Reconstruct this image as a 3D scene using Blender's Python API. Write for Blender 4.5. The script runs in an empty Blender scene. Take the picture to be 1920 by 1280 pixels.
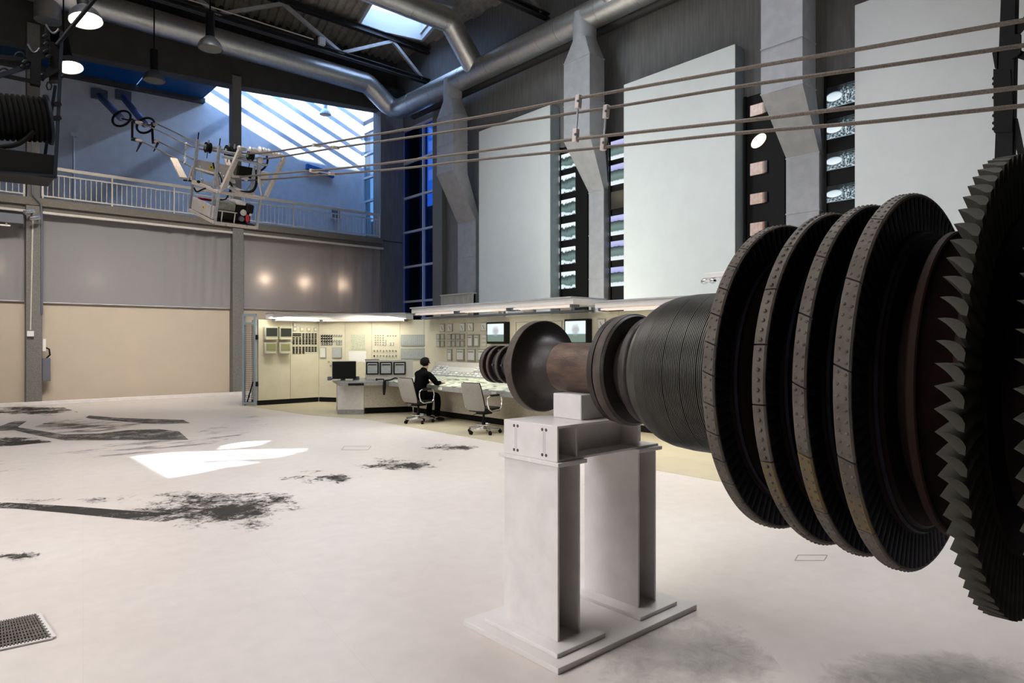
import bpy, bmesh, math, random
from mathutils import Vector, Matrix, noise as mnoise
random.seed(7)
SC = bpy.context.scene
COL = SC.collection
# ------------------------------------------------------------------ camera
FPX, EYE, TH = 1245.0, 1.65, math.radians(41.46)
cd = bpy.data.cameras.new('camera'); cam = bpy.data.objects.new('camera', cd); COL.objects.link(cam)
cam.location = (0, 0, EYE); cam.rotation_euler = (math.radians(90), 0, -TH)
cd.sensor_width = 36.0; cd.lens = FPX*36.0/1920.0; cd.clip_start = 0.05; cd.clip_end = 200
SC.camera = cam
# ------------------------------------------------------------------ sky
W = bpy.data.worlds.new('sky'); SC.world = W; W.use_nodes = True
bg = W.node_tree.nodes['Background']; bg.inputs[0].default_value = (0.27, 0.51, 1.0, 1); bg.inputs[1].default_value = 8.5
# ------------------------------------------------------------------ sun and large lights
SUN_DIR = Vector((0.89, 0.22, -0.365)).normalized()
def add_light(name, kind, loc, aim=None, power=100, color=(1,1,1), size=1.0, size_y=None, spread=None, angle=None, blend=0.5, cone=None):
    l = bpy.data.lights.new(name, kind); l.energy = power; l.color = color
    if kind == 'AREA':
        l.size = size
        if size_y: l.shape = 'RECTANGLE'; l.size_y = size_y
        if spread: l.spread = math.radians(spread)
    elif kind == 'SUN': l.angle = math.radians(angle or 0.5)
    elif kind in ('POINT', 'SPOT'):
        l.shadow_soft_size = size
        if kind == 'SPOT': l.spot_size = math.radians(cone or 60); l.spot_blend = blend
    o = bpy.data.objects.new(name, l); COL.objects.link(o); o.location = loc
    if aim is not None:
        o.rotation_euler = (Vector(aim)-Vector(loc)).to_track_quat('-Z', 'Y').to_euler()
    return o
add_light('sun', 'SUN', (-20, 5, 30), Vector((-20, 5, 30))+SUN_DIR, 40.0, (0.92, 0.96, 1.0), angle=0.4)
# added fill over the open floor, no rooflight stands there
add_light('roof_fill', 'AREA', (-1.5, 9.0, 11.6), (1.2, 7.6, 0), 900, (1.0, 0.955, 0.93), 6.0, 9.0, spread=115)
# added fill from the side, for faces turned to the left
add_light('side_fill', 'AREA', (-8.6, 5.0, 5.0), (4, 4.2, 1.0), 200, (1.0, 0.96, 0.94), 6.0, 3.0, spread=84)
add_light('far_roof_fill', 'AREA', (9.3, 5.5, 11.4), (7.6, 4.8, 0), 290, (0.93, 0.95, 1.0), 4.0, 6.0, spread=95)  # added fill for the floor right of the rotor, no rooflight above it
# added fills, no fixtures: one for the white panels, one for the left wall
add_light('panel_fill', 'AREA', (6.6, 11.8, 11.5), (13.2, 10.2, 3.0), 300, (0.84, 0.94, 1.0), 1.0, 11.0, spread=110)
add_light('wall_fill', 'AREA', (3.5, 13.5, 9.6), (4.6, 21.3, 1.6), 185, (1.0, 0.92, 0.83), 8.0, 1.0, spread=56)
# added spot standing in for reflected sun streaks; nothing outside reflects it
add_light('reflection_spot', 'SPOT', (14.6, 22.7, 15.0), (5.2, 24.3, 8.2), 6000, (0.55, 0.72, 1.0), 0.12, cone=34, blend=0.5)
# added upward fill behind the cabinets for panels and ducts, no lamp there
add_light('upward_fill', 'AREA', (10.5, 11.6, 2.62), (13.2, 10.6, 5.2), 100, (1.0, 0.98, 0.82), 0.3, 10.0, spread=150)
# warm lamps over the control desk
add_light('desk_lamp_light', 'AREA', (8.75, 11.0, 2.28), (9.1, 11.0, 0), 50, (1.0, 0.95, 0.80), 0.5, 5.4, spread=170)
add_light('cabinet_lamp_light', 'AREA', (7.15, 16.55, 2.26), (7.3, 17.0, 0.8), 15, (1.0, 0.95, 0.78), 1.6, 0.2, spread=170)
add_light('corner_lamp_light', 'AREA', (8.6, 15.2, 2.26), (9.0, 15.7, 0.8), 22, (1.0, 0.95, 0.80), 1.8, 0.2, spread=170)
add_light('far_lamp_light', 'AREA', (9.2, 6.2, 2.28), (9.3, 6.2, 0), 50, (1.0, 0.90, 0.66), 0.3, 3.4, spread=170)
# ------------------------------------------------------------------ exposure
vs = SC.view_settings; vs.view_transform = 'Standard'; vs.look = 'None'; vs.exposure = 0.0; vs.gamma = 1.0; vs.use_curve_mapping = False
# ------------------------------------------------------------------ pixel -> place
FW = Vector((math.sin(TH), math.cos(TH), 0)); RT = Vector((math.cos(TH), -math.sin(TH), 0)); EYEV = Vector((0, 0, EYE))
def ray(px, py): return FW + RT*((px-960)/FPX) + Vector((0, 0, (640-py)/FPX))
def on_x(px, py, X): v = ray(px, py); return EYEV + v*(X/v.x)
def on_y(px, py, Y): v = ray(px, py); return EYEV + v*(Y/v.y)
def on_z(px, py, Z=0.0): v = ray(px, py); return EYEV + v*((Z-EYE)/v.z)
def at_d(px, py, D): return EYEV + ray(px, py)*D
class Frame:
    """a plane in the hall: origin, two in-plane axes and the normal towards the hall"""
    def __init__(s, o, ex, ey, n=None):
        s.o = Vector(o); s.ex = Vector(ex).normalized(); s.ey = Vector(ey).normalized()
        s.n = s.ex.cross(s.ey).normalized()
        if n is not None and s.n.dot(Vector(n)) < 0: s.n = -s.n
    def uv(s, px, py):
        v = ray(px, py); t = (s.o-EYEV).dot(s.n)/v.dot(s.n); p = EYEV+v*t-s.o
        return p.dot(s.ex), p.dot(s.ey)
    def pt(s, u, v, w=0.0): return s.o + s.ex*u + s.ey*v + s.n*w
# ------------------------------------------------------------------ materials
def newmat(name):
    m = bpy.data.materials.new(name); m.use_nodes = True
    nt = m.node_tree; b = nt.nodes['Principled BSDF']; return m, nt, b
def nd(nt, t, **kw):
    n = nt.nodes.new(t)
    for k, v in kw.items(): setattr(n, k, v)
    return n
def mat(name, c, rough=0.5, metal=0.0, var=0.0, scale=6.0, bump=0.0, c2=None, bscale=None, stretch=(1,1,1), spec=None, detail=5.0, lo=0.35, hi=0.65, coat=0.0):
    m, nt, b = newmat(name); L = nt.links
    b.inputs['Base Color'].default_value = (*c, 1); b.inputs['Roughness'].default_value = rough; b.inputs['Metallic'].default_value = metal
    if spec is not None: b.inputs['Specular IOR Level'].default_value = spec
    if coat: b.inputs['Coat Weight'].default_value = coat
    if var or c2 or bump:
        tc = nd(nt, 'ShaderNodeTexCoord'); mp = nd(nt, 'ShaderNodeMapping'); mp.inputs['Scale'].default_value = stretch
        L.new(tc.outputs['Object'], mp.inputs['Vector'])
    if var or c2:
        nz = nd(nt, 'ShaderNodeTexNoise'); nz.inputs['Scale'].default_value = scale; nz.inputs['Detail'].default_value = detail
        L.new(mp.outputs[0], nz.inputs['Vector'])
        r = nd(nt, 'ShaderNodeValToRGB'); r.color_ramp.elements[0].position = lo; r.color_ramp.elements[1].position = hi
        d2 = c2 if c2 else tuple(min(1, x*(1+var)) for x in c)
        d1 = c if c2 else tuple(x*(1-var) for x in c)
        r.color_ramp.elements[0].color = (*d1, 1); r.color_ramp.elements[1].color = (*d2, 1)
        L.new(nz.outputs[0], r.inputs[0]); L.new(r.outputs[0], b.inputs['Base Color'])
    if bump:
        nb = nd(nt, 'ShaderNodeTexNoise'); nb.inputs['Scale'].default_value = bscale or scale*4; nb.inputs['Detail'].default_value = 4
        L.new(mp.outputs[0], nb.inputs['Vector'])
        bp = nd(nt, 'ShaderNodeBump'); bp.inputs['Strength'].default_value = bump; bp.inputs['Distance'].default_value = 0.02
        L.new(nb.outputs[0], bp.inputs['Height']); L.new(bp.outputs[0], b.inputs['Normal'])
    return m
def emit(name, c, s):
    m, nt, b = newmat(name); b.inputs['Base Color'].default_value = (*c, 1)
    b.inputs['Emission Color'].default_value = (*c, 1); b.inputs['Emission Strength'].default_value = s; return m
M = {}
M['concrete'] = mat('board_marked_concrete', (0.17,0.17,0.172), 0.85, var=0.14, scale=5, bump=0.25, bscale=30, stretch=(3,3,0.25))
M['concrete_dark'] = mat('dark_concrete', (0.06,0.06,0.06), 0.9, var=0.15, scale=4, bump=0.2, bscale=30)
M['concrete_column'] = mat('column_concrete', (0.17,0.168,0.158), 0.85, var=0.2, scale=40, bump=0.25, bscale=60)
M['ledge'] = mat('exposed_aggregate', (0.17,0.155,0.135), 0.9, var=0.3, scale=60, bump=0.3, bscale=90)
M['lintel'] = mat('dark_plaster', (0.05,0.049,0.046), 0.9, var=0.08, scale=3)  # one dark tone with faint random mottling
M['gallery_wall'] = mat('white_render', (0.62,0.63,0.66), 0.85, var=0.05, scale=4)
M['beige_wall'] = mat('beige_plaster', (0.50,0.43,0.345), 0.85, var=0.025, scale=2)
M['white_paint'] = mat('white_steel_paint', (0.72,0.69,0.68), 0.38, var=0.05, scale=7, bump=0.04, bscale=60)
M['worn_white'] = mat('worn_white_paint', (0.70,0.67,0.65), 0.45, scale=34, c2=(0.22,0.19,0.17), lo=0.72, hi=0.76)
M['rail'] = mat('pale_rail_paint', (0.55,0.52,0.48), 0.45, var=0.05)
M['panel_white'] = mat('white_acoustic_panel', (0.78,0.82,0.84), 0.75, var=0.015, scale=3)
M['panel_edge'] = mat('panel_edge_grey', (0.30,0.36,0.40), 0.6, var=0.05)
M['galv'] = mat('galvanised_duct', (0.60,0.60,0.61), 0.42, 1.0, var=0.06, scale=9, bump=0.05, bscale=50)
M['galv_dull'] = mat('dull_galvanised_sheet', (0.42,0.425,0.455), 0.62, 0.25, var=0.07, scale=5)
M['seam'] = mat('bright_seam', (0.62,0.60,0.56), 0.35, 0.9)
M['black_metal'] = mat('black_steel', (0.007,0.007,0.008), 0.6, 0.0, var=0.2, scale=9, spec=0.2)
M['truss'] = mat('truss_steel', (0.035,0.035,0.038), 0.5, 0.2, var=0.12, scale=7)
M['truss_light'] = mat('pale_truss_steel', (0.42,0.43,0.44), 0.45, 0.2, var=0.1, scale=7)
M['deck'] = mat('roof_deck', (0.32,0.295,0.25), 0.6, 0.0, var=0.2, scale=4)
M['window_frame'] = mat('pale_window_frame', (0.50,0.53,0.58), 0.45)
M['dark_glass'] = mat('dark_window_glass', (0.002,0.003,0.006), 0.02, 0.0, spec=1.0)
M['cream'] = mat('cream_enamel', (0.64,0.60,0.46), 0.45, var=0.04, scale=3, bump=0.03, bscale=50)
M['cream2'] = mat('cream_enamel_shade', (0.52,0.48,0.33), 0.45, var=0.04, scale=3)
M['cream_grey'] = mat('grey_cream_enamel', (0.55,0.53,0.47), 0.5, var=0.05, scale=6)
M['canopy'] = mat('canopy_white', (0.80,0.78,0.77), 0.5, var=0.03, scale=5)
M['bezel'] = mat('bezel_green_grey', (0.30,0.33,0.28), 0.5)
M['bezel_cream'] = mat('monitor_bezel', (0.50,0.47,0.35), 0.5)
M['gauge'] = mat('gauge_face', (0.72,0.71,0.66), 0.4)
M['chart'] = mat('chart_paper', (0.40,0.42,0.41), 0.5, var=0.12, scale=40)
M['black'] = mat('matt_black', (0.006,0.006,0.006), 0.6, spec=0.2)
M['rubber'] = mat('black_rubber', (0.006,0.006,0.006), 0.8, spec=0.15)
M['screen_off'] = mat('dead_screen', (0.030,0.032,0.028), 0.15)
M['screen_olive'] = mat('olive_screen', (0.22,0.22,0.10), 0.2)
M['desk_grey'] = mat('desk_edge_grey', (0.26,0.25,0.24), 0.5, var=0.15, scale=20)
M['desk_front'] = mat('desk_front_plaster', (0.44,0.39,0.31), 0.7, var=0.12, scale=30)
M['desk_pale'] = mat('desk_pale_panel', (0.58,0.55,0.50), 0.6, var=0.05, scale=12)
M['chrome'] = mat('chrome', (0.85,0.85,0.85), 0.25, 1.0)
M['chair_shell'] = mat('chair_back_fabric', (0.27,0.25,0.215), 0.75, var=0.08, scale=50)
M['skin'] = mat('skin', (0.55,0.36,0.26), 0.55)
M['hair'] = mat('black_hair', (0.005,0.0045,0.004), 0.9, spec=0.1)
M['cloth'] = mat('black_wool', (0.0035,0.0035,0.004), 0.95, spec=0.02)
M['rust'] = mat('shaded_rotor_steel', (0.016,0.0125,0.0125), 0.5, 0.1, scale=14, c2=(0.030,0.022,0.019), bump=0.12, bscale=70)  # disc faces darkened, their shade put into the colour
M['rust_lit'] = mat('lit_rusty_rim', (0.085,0.064,0.052), 0.6, 0.1, scale=16, c2=(0.055,0.042,0.036), bump=0.1, bscale=70)  # paler than the disc faces: side light on the rims put into the colour
M['hatch'] = mat('hatch_line', (0.42,0.39,0.36), 0.6)
M['rust_shaft'] = mat('brushed_rusty_shaft', (0.15,0.095,0.065), 0.5, 0.35, scale=18, c2=(0.065,0.044,0.035), bump=0.2, bscale=120, stretch=(1,0.35,1))
M['rust_rim'] = mat('brown_shroud_steel', (0.086,0.070,0.058), 0.7, 0.1, scale=9, c2=(0.132,0.112,0.093), bump=0.2, bscale=60)
M['rust_ochre'] = mat('ochre_stained_shroud', (0.086,0.070,0.058), 0.7, 0.0, scale=7, c2=(0.15,0.108,0.045), bump=0.2, bscale=60)
M['rust_blade'] = mat('dark_blade_steel', (0.010,0.010,0.016), 0.6, 0.0, scale=16, c2=(0.018,0.017,0.030), spec=0.15)
M['rust_core'] = mat('red_brown_core', (0.011,0.006,0.006), 0.7, 0.0, scale=10, c2=(0.02,0.008,0.008), spec=0.15)
M['drum'] = mat('grooved_drum_steel', (0.044,0.042,0.037), 0.42, 0.2, scale=8, c2=(0.062,0.060,0.053))
M['red_collar'] = mat('rusty_red_collar', (0.022,0.009,0.007), 0.7, 0.0, scale=12, c2=(0.018,0.009,0.007), spec=0.15)
M['tip_blade'] = mat('free_blade_steel', (0.040,0.038,0.032), 0.7, 0.0, scale=10, c2=(0.070,0.068,0.058), spec=0.2)
M['rope'] = mat('stranded_rope', (0.14,0.115,0.097), 0.55, 0.35, var=0.3, scale=90)
M['cart'] = mat('pale_cart_paint', (0.56,0.49,0.43), 0.5, scale=30, c2=(0.28,0.23,0.20), lo=0.58, hi=0.70)
M['cart_steel'] = mat('blue_grey_cart_steel', (0.36,0.38,0.42), 0.45, 0.3, var=0.15, scale=20)
M['clamp'] = mat('cast_alloy_clamp', (0.60,0.55,0.53), 0.5, 0.2, var=0.1)
M['red'] = mat('red_knob', (0.42,0.015,0.02), 0.4)
M['yellow'] = mat('yellow_sticker', (0.72,0.62,0.12), 0.5)
M['blue_tube'] = mat('blue_insulator', (0.10,0.14,0.30), 0.4)
M['lamp_shell'] = mat('lamp_shell', (0.12,0.135,0.16), 0.4, 0.3)
M['lamp_white'] = mat('white_lamp_shell', (0.75,0.78,0.82), 0.4)
M['lamp_glass'] = mat('frosted_lamp_glass', (0.16,0.15,0.12), 0.5, var=0.2, scale=60)
M['lamp_on'] = emit('lit_lamp_glass', (1.0, 0.84, 0.62), 14.0)
M['tube_on'] = emit('lit_tube', (1.0, 0.85, 0.78), 0.35)
M['grey_box'] = mat('grey_box', (0.13,0.14,0.17), 0.5)
M['blue_sign'] = mat('blue_sign', (0.015,0.10,0.33), 0.5)
M['paper'] = mat('white_paper', (0.80,0.79,0.76), 0.7)
M['map'] = mat('green_map', (0.42,0.47,0.35), 0.6, scale=30, c2=(0.62,0.61,0.46))
M['grate'] = mat('grate_steel', (0.16,0.145,0.13), 0.5, 0.6, var=0.25, scale=20)
M['dark_pit'] = mat('dark_pit', (0.01,0.01,0.01), 0.9)
M['hole_edge'] = mat('bare_steel_hole', (0.10,0.08,0.06), 0.6, 0.4)
# ------------------------------------------------------------------ mesh builder
class MB:
    def __init__(s): s.v = []; s.f = []; s.mi = []; s.cur = 0
    def add(s, vs, fs):
        o = len(s.v); s.v += [Vector(p) for p in vs]; s.f += [tuple(i+o for i in f) for f in fs]; s.mi += [s.cur]*len(fs); return s
    def box(s, lo, hi):
        (a,b,c),(d,e,f) = lo, hi
        return s.add([(a,b,c),(d,b,c),(d,e,c),(a,e,c),(a,b,f),(d,b,f),(d,e,f),(a,e,f)],
                     [(0,3,2,1),(4,5,6,7),(0,1,5,4),(1,2,6,5),(2,3,7,6),(3,0,4,7)])
    def hexa(s, p):   # eight points, bottom four then top four
        return s.add(p, [(0,3,2,1),(4,5,6,7),(0,1,5,4),(1,2,6,5),(2,3,7,6),(3,0,4,7)])
    def fbox(s, F, u0, u1, v0, v1, w0, w1):
        return s.hexa([F.pt(u0,v0,w0),F.pt(u1,v0,w0),F.pt(u1,v1,w0),F.pt(u0,v1,w0),F.pt(u0,v0,w1),F.pt(u1,v0,w1),F.pt(u1,v1,w1),F.pt(u0,v1,w1)])
    def bar(s, p0, p1, w, h=None, up=(0,0,1)):
        p0, p1 = Vector(p0), Vector(p1); h = h or w; d = (p1-p0).normalized(); up = Vector(up)
        x = d.cross(up)
        if x.length < 1e-4: x = d.cross(Vector((1,0,0)))
        x.normalize(); y = x.cross(d); x = x*(w/2); y = y*(h/2)
        return s.hexa([p0-x-y,p0+x-y,p0+x+y,p0-x+y,p1-x-y,p1+x-y,p1+x+y,p1-x+y])
    def tube(s, pts, r, n=10, cap=True, radii=None, flat=1.0):
        pts = [Vector(p) for p in pts]; o = len(s.v); vs = []; fs = []
        ref = None
        for i, p in enumerate(pts):
            d = (pts[min(i+1,len(pts)-1)]-pts[max(i-1,0)]).normalized()
            if ref is None:
                ref = d.cross(Vector((0,0,1)))
                if ref.length < 1e-3: ref = d.cross(Vector((1,0,0)))
            x = (ref-d*ref.dot(d)).normalized(); ref = x; y = d.cross(x)
            q = radii[i] if radii else r
            # keep the width through a bend
            if 0 < i < len(pts)-1:
                c = max(0.5, math.cos((pts[i]-pts[i-1]).angle(pts[i+1]-pts[i])/2)) if (pts[i]-pts[i-1]).length>1e-6 and (pts[i+1]-pts[i]).length>1e-6 else 1
            for k in range(n):
                a = 2*math.pi*k/n; vs.append(p+x*(q*math.cos(a))+y*(q*flat*math.sin(a)))
        for i in range(len(pts)-1):
            for k in range(n):
                a = i*n+k; b = i*n+(k+1)%n; fs.append((a,b,b+n,a+n))
        if cap: fs.append(tuple(range(n-1,-1,-1))); fs.append(tuple((len(pts)-1)*n+k for k in range(n)))
        return s.add(vs, fs)
    def lathe(s, prof, o, ax, n=48, cap=True):   # prof: (along axis, radius)
        o = Vector(o); ax = Vector(ax).normalized(); x = ax.cross(Vector((0,0,1)))
        if x.length < 1e-3: x = Vector((1,0,0))
        x.normalize(); y = ax.cross(x); vs = []; fs = []
        for t, r in prof:
            for k in range(n):
                a = 2*math.pi*k/n; vs.append(o+ax*t+x*(r*math.cos(a))+y*(r*math.sin(a)))
        for i in range(len(prof)-1):
            for k in range(n):
                a = i*n+k; b = i*n+(k+1)%n; fs.append((a,b,b+n,a+n))
        if cap: fs.append(tuple(range(n-1,-1,-1))); fs.append(tuple((len(prof)-1)*n+k for k in range(n)))
        return s.add(vs, fs)
    def prism(s, poly, d):    # planar polygon (3-D points) pushed along d
        poly = [Vector(p) for p in poly]; d = Vector(d); n = len(poly)
        return s.add(poly+[p+d for p in poly], [tuple(range(n-1,-1,-1)), tuple(range(n,2*n))]+[(i,(i+1)%n,(i+1)%n+n,i+n) for i in range(n)])
    def sphere(s, c, r, n=12, m=8, sc=(1,1,1)):
        c = Vector(c); pr = [(-math.cos(math.pi*j/m), math.sin(math.pi*j/m)) for j in range(m+1)]
        vs = []; fs = []
        for t, q in pr:
            for k in range(n):
                a = 2*math.pi*k/n; vs.append((c.x+r*q*math.cos(a)*sc[0], c.y+r*q*math.sin(a)*sc[1], c.z+r*t*sc[2]))
        for i in range(m):
            for k in range(n):
                a = i*n+k; b = i*n+(k+1)%n; fs.append((a,b,b+n,a+n))
        return s.add(vs, fs)
    def build(s, name, m, parent=None, bevel=0.0, smooth=True, local=False, seg=2):
        me = bpy.data.meshes.new(name)
        off = Vector((0,0,0))
        if parent is not None and not local:
            q = parent
            while q is not None: off += q.location; q = q.parent
        me.from_pydata([tuple(p-off) for p in s.v], [], s.f); me.update()
        bm = bmesh.new(); bm.from_mesh(me); bmesh.ops.remove_doubles(bm, verts=bm.verts, dist=1e-6)
        bmesh.ops.recalc_face_normals(bm, faces=bm.faces); bm.to_mesh(me); bm.free()
        for mm in (m if isinstance(m, (list,tuple)) else [m]): me.materials.append(mm)
        if isinstance(m, (list,tuple)) and len(me.polygons) == len(s.mi):
            for p, i in zip(me.polygons, s.mi): p.material_index = i
        if smooth:
            for p in me.polygons: p.use_smooth = True
            me.set_sharp_from_angle(angle=math.radians(38))
        o = bpy.data.objects.new(name, me); COL.objects.link(o)
        if parent is not None: o.parent = parent
        if bevel:
            b = o.modifiers.new('bevel','BEVEL'); b.width = bevel; b.segments = seg; b.limit_method = 'ANGLE'
        return o
def tag(o, label=None, cat=None, group=None, kind=None):
    if label: o['label'] = label
    if cat: o['category'] = cat
    if group: o['group'] = group
    if kind: o['kind'] = kind
    return o
def thing(name, label, cat, loc=(0,0,0), group=None, rz=0.0):
    o = bpy.data.objects.new(name, None); COL.objects.link(o); o.location = loc; o.rotation_euler = (0,0,rz)
    o.empty_display_size = 0.2
    return tag(o, label, cat, group)
def struct(o): o['kind'] = 'structure'; return o
def copy_tree(o, parent=None):
    c = o.copy(); COL.objects.link(c)
    if parent is not None: c.parent = parent
    for ch in list(o.children): copy_tree(ch, c)
    return c
# ================================================================== THE SETTING
XL, XR, YN, YL, YG, ZR = -9.0, 13.4, -6.0, 21.3, 24.3, 12.15
def floor_material():
    m, nt, b = newmat('vinyl_floor'); L = nt.links
    tc = nd(nt,'ShaderNodeTexCoord')
    n1 = nd(nt,'ShaderNodeTexNoise'); n1.inputs['Scale'].default_value = 0.45; n1.inputs['Detail'].default_value = 6
    n2 = nd(nt,'ShaderNodeTexNoise'); n2.inputs['Scale'].default_value = 7; n2.inputs['Detail'].default_value = 6
    mp = nd(nt,'ShaderNodeMapping'); mp.inputs['Rotation'].default_value = (0,0,0.15); mp.inputs['Scale'].default_value = (1,1,1)
    L.new(tc.outputs['Object'], n1.inputs['Vector']); L.new(tc.outputs['Object'], mp.inputs['Vector']); L.new(mp.outputs[0], n2.inputs['Vector'])
    r1 = nd(nt,'ShaderNodeValToRGB'); e = r1.color_ramp.elements
    e[0].position = 0.32; e[0].color = (0.70,0.635,0.585,1); e[1].position = 0.68; e[1].color = (0.78,0.725,0.69,1)
    L.new(n1.outputs[0], r1.inputs[0])
    mx = nd(nt,'ShaderNodeMixRGB', blend_type='MULTIPLY'); mx.inputs[0].default_value = 0.18
    L.new(r1.outputs[0], mx.inputs[1]); L.new(n2.outputs[0], mx.inputs[2])
    br = nd(nt,'ShaderNodeTexBrick'); br.offset = 0.0; br.inputs['Scale'].default_value = 1.0
    br.inputs['Brick Width'].default_value = 1.2; br.inputs['Row Height'].default_value = 1.2; br.inputs['Mortar Size'].default_value = 0.0022
    br.inputs['Color1'].default_value = (1,1,1,1); br.inputs['Color2'].default_value = (1,1,1,1); br.inputs['Mortar'].default_value = (0.95,0.94,0.93,1)
    L.new(mp.outputs[0], br.inputs['Vector'])
    m2 = nd(nt,'ShaderNodeMixRGB', blend_type='MULTIPLY'); m2.inputs[0].default_value = 1
    L.new(mx.outputs[0], m2.inputs[1]); L.new(br.outputs[0], m2.inputs[2])
    # hairline scratches
    mp3 = nd(nt,'ShaderNodeMapping'); mp3.inputs['Rotation'].default_value = (0,0,0.72); mp3.inputs['Scale'].default_value = (1.0,22,1)
    n3 = nd(nt,'ShaderNodeTexNoise'); n3.inputs['Scale'].default_value = 1.7; n3.inputs['Detail'].default_value = 9; n3.inputs['Roughness'].default_value = 0.72
    L.new(tc.outputs['Object'], mp3.inputs['Vector']); L.new(mp3.outputs[0], n3.inputs['Vector'])
    r3 = nd(nt,'ShaderNodeValToRGB'); e = r3.color_ramp.elements
    e[0].position = 0.66; e[0].color = (1,1,1,1); e[1].position = 0.74; e[1].color = (0.72,0.67,0.62,1)
    L.new(n3.outputs[0], r3.inputs[0])
    m3 = nd(nt,'ShaderNodeMixRGB', blend_type='MULTIPLY'); m3.inputs[0].default_value = 0.55
    L.new(m2.outputs[0], m3.inputs[1]); L.new(r3.outputs[0], m3.inputs[2])
    L.new(m3.outputs[0], b.inputs['Base Color'])
    rr = nd(nt,'ShaderNodeMapRange'); rr.inputs[3].default_value = 0.24; rr.inputs[4].default_value = 0.42
    L.new(n1.outputs[0], rr.inputs[0]); L.new(rr.outputs[0], b.inputs['Roughness'])
    b.inputs['Specular IOR Level'].default_value = 0.4
    return m
M['floor'] = floor_material()
M['floor_olive'] = mat('olive_vinyl', (0.50,0.44,0.31), 0.4, var=0.05, scale=2.5)
struct(MB().box((XL-0.3, YN-0.3, -0.2), (XR+0.3, YG+0.3, 0)).build('floor', M['floor']))
# darker vinyl round the control desk
fz = MB(); poly = [(7.02,3.0),(7.0,12.6),(6.45,14.2),(6.1,17.6),(6.45,17.7),(13.1,17.7),(13.1,3.0)]
fz.prism([(x,y,0.0) for x,y in poly], (0,0,0.004)); struct(fz.build('floor_vinyl', M['floor_olive']))
# --- right wall (X = 13.4), window strip near the corner
wr = MB(); wr.box((XR,YN,0),(XR+0.3,19.15,ZR+0.3)); wr.box((XR,21.35,0),(XR+0.3,21.85,ZR+0.6)); wr.box((XR,19.15,9.55),(XR+0.3,21.35,ZR+0.3)); wr.box((XR,19.15,0),(XR+0.3,21.35,0.5))
wr.box((XR,21.7,0),(XR+0.3,YG+0.3,5.3)); wr.box((XR,21.7,10.2),(XR+0.3,YG+0.3,11.4))
struct(wr.build('wall_right', M['concrete']))
ww = MB()
for y in (19.18, 19.93, 21.30): ww.box((13.34,y-0.035,0.5),(13.45,y+0.035,9.5))
for z in (9.47, 8.25, 6.95, 5.68, 4.40, 3.12, 1.85, 0.55): ww.box((13.335,19.18,z-0.035),(13.44,21.30,z+0.035))
def glass_mat(name, tint, refl):
    m, nt, b = newmat(name); nt.nodes.remove(b); o = nt.nodes['Material Output']
    t = nd(nt,'ShaderNodeBsdfTransparent'); t.inputs[0].default_value = (*tint,1)
    gl = nd(nt,'ShaderNodeBsdfGlossy'); gl.inputs['Roughness'].default_value = 0.03
    mx = nd(nt,'ShaderNodeMixShader'); mx.inputs[0].default_value = refl
    nt.links.new(t.outputs[0], mx.inputs[1]); nt.links.new(gl.outputs[0], mx.inputs[2]); nt.links.new(mx.outputs[0], o.inputs[0]); return m
M['glass_night'] = glass_mat('dark_tinted_glass', (0.075,0.145,0.26), 0.04)
ob = MB(); ob.box((13.75,20.75,0),(14.1,21.7,12)); ob.box((15.5,18.0,0),(16.0,46.0,7.2)); struct(ob.build('outside_backing', M['concrete_dark']))  # dark boxes added outside to blacken part of the window view
win = struct(ww.build('window_1', M['window_frame']))
g = MB().box((13.42,19.18,0.5),(13.45,21.3,9.5)).build('pane', M['glass_night'], win)
MB().box((13.2,18.55,0),(13.4,19.12,9.9)).build('pilaster', M['concrete_column'], bevel=0.02)['kind'] = 'structure'
# corner column between the hall wall and the window strip
cc = MB(); cc.box((12.38,21.2,0),(13.36,21.75,5.30)); cc.box((12.38,21.2,5.33),(13.36,21.75,10.3)); struct(cc.build('column', M['concrete'], bevel=0.012))
# --- left wall: plaster behind the fabric, lintel, columns, gallery
wl = MB(); wl.box((XL,21.75,0),(XR,22.0,5.15)); wl.box((XL,21.27,0),(XR,21.75,2.65)); struct(wl.build('wall_left', M['beige_wall']))
dd = MB()
dd.prism([(XL,21.15,9.05),(1.5,21.15,9.30),(7.3,21.15,9.62),(12.6,21.15,10.05),(13.4,21.15,10.1),(13.4,21.15,10.95),(XL,21.15,10.95)], (0,0.45,0)); dd.box((XL,21.74,10.6),(XR,21.82,12.7)); dd.box((XL,21.5,10.85),(XR,21.76,10.95))
struct(dd.build('wall_left_lintel', M['lintel']))
for x0, x1 in ((1.93,2.27),(7.08,7.42)):
    k = MB(); k.box((x0,20.98,0),(x1,21.32,5.15)); k.box((x0+0.03,21.1,5.1),(x1-0.03,21.42,9.9)); struct(k.build('column', M['concrete_column'], bevel=0.012))
k = MB().box((-3.3,20.98,0),(-2.95,21.32,9.8)); struct(k.build('column', M['concrete_column']))
lg = MB(); lg.box((XL,21.02,5.17),(12.38,21.5,5.37)); lg.box((XL,21.1,5.02),(12.38,21.5,5.17)); ledge = struct(lg.build('gallery_floor', M['ledge']))
MB().box((XL,21.5,5.05),(XR,YG,5.32)).build('gallery_slab', M['concrete'])['kind'] = 'structure'
tr = MB(); tr.box((XL,20.99,4.97),(12.38,21.12,5.03)); struct(tr.build('trim_1', M['rail']))
bb = MB(); bb.box((XL,20.93,0),(13.2,21.0,0.10)); struct(bb.build('baseboard_left', M['white_paint'], bevel=0.008))
gb = MB().box((XL,YG,0),(XR+0.3,YG+0.3,13.2)); struct(gb.build('wall_gallery', M['gallery_wall']))
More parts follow.
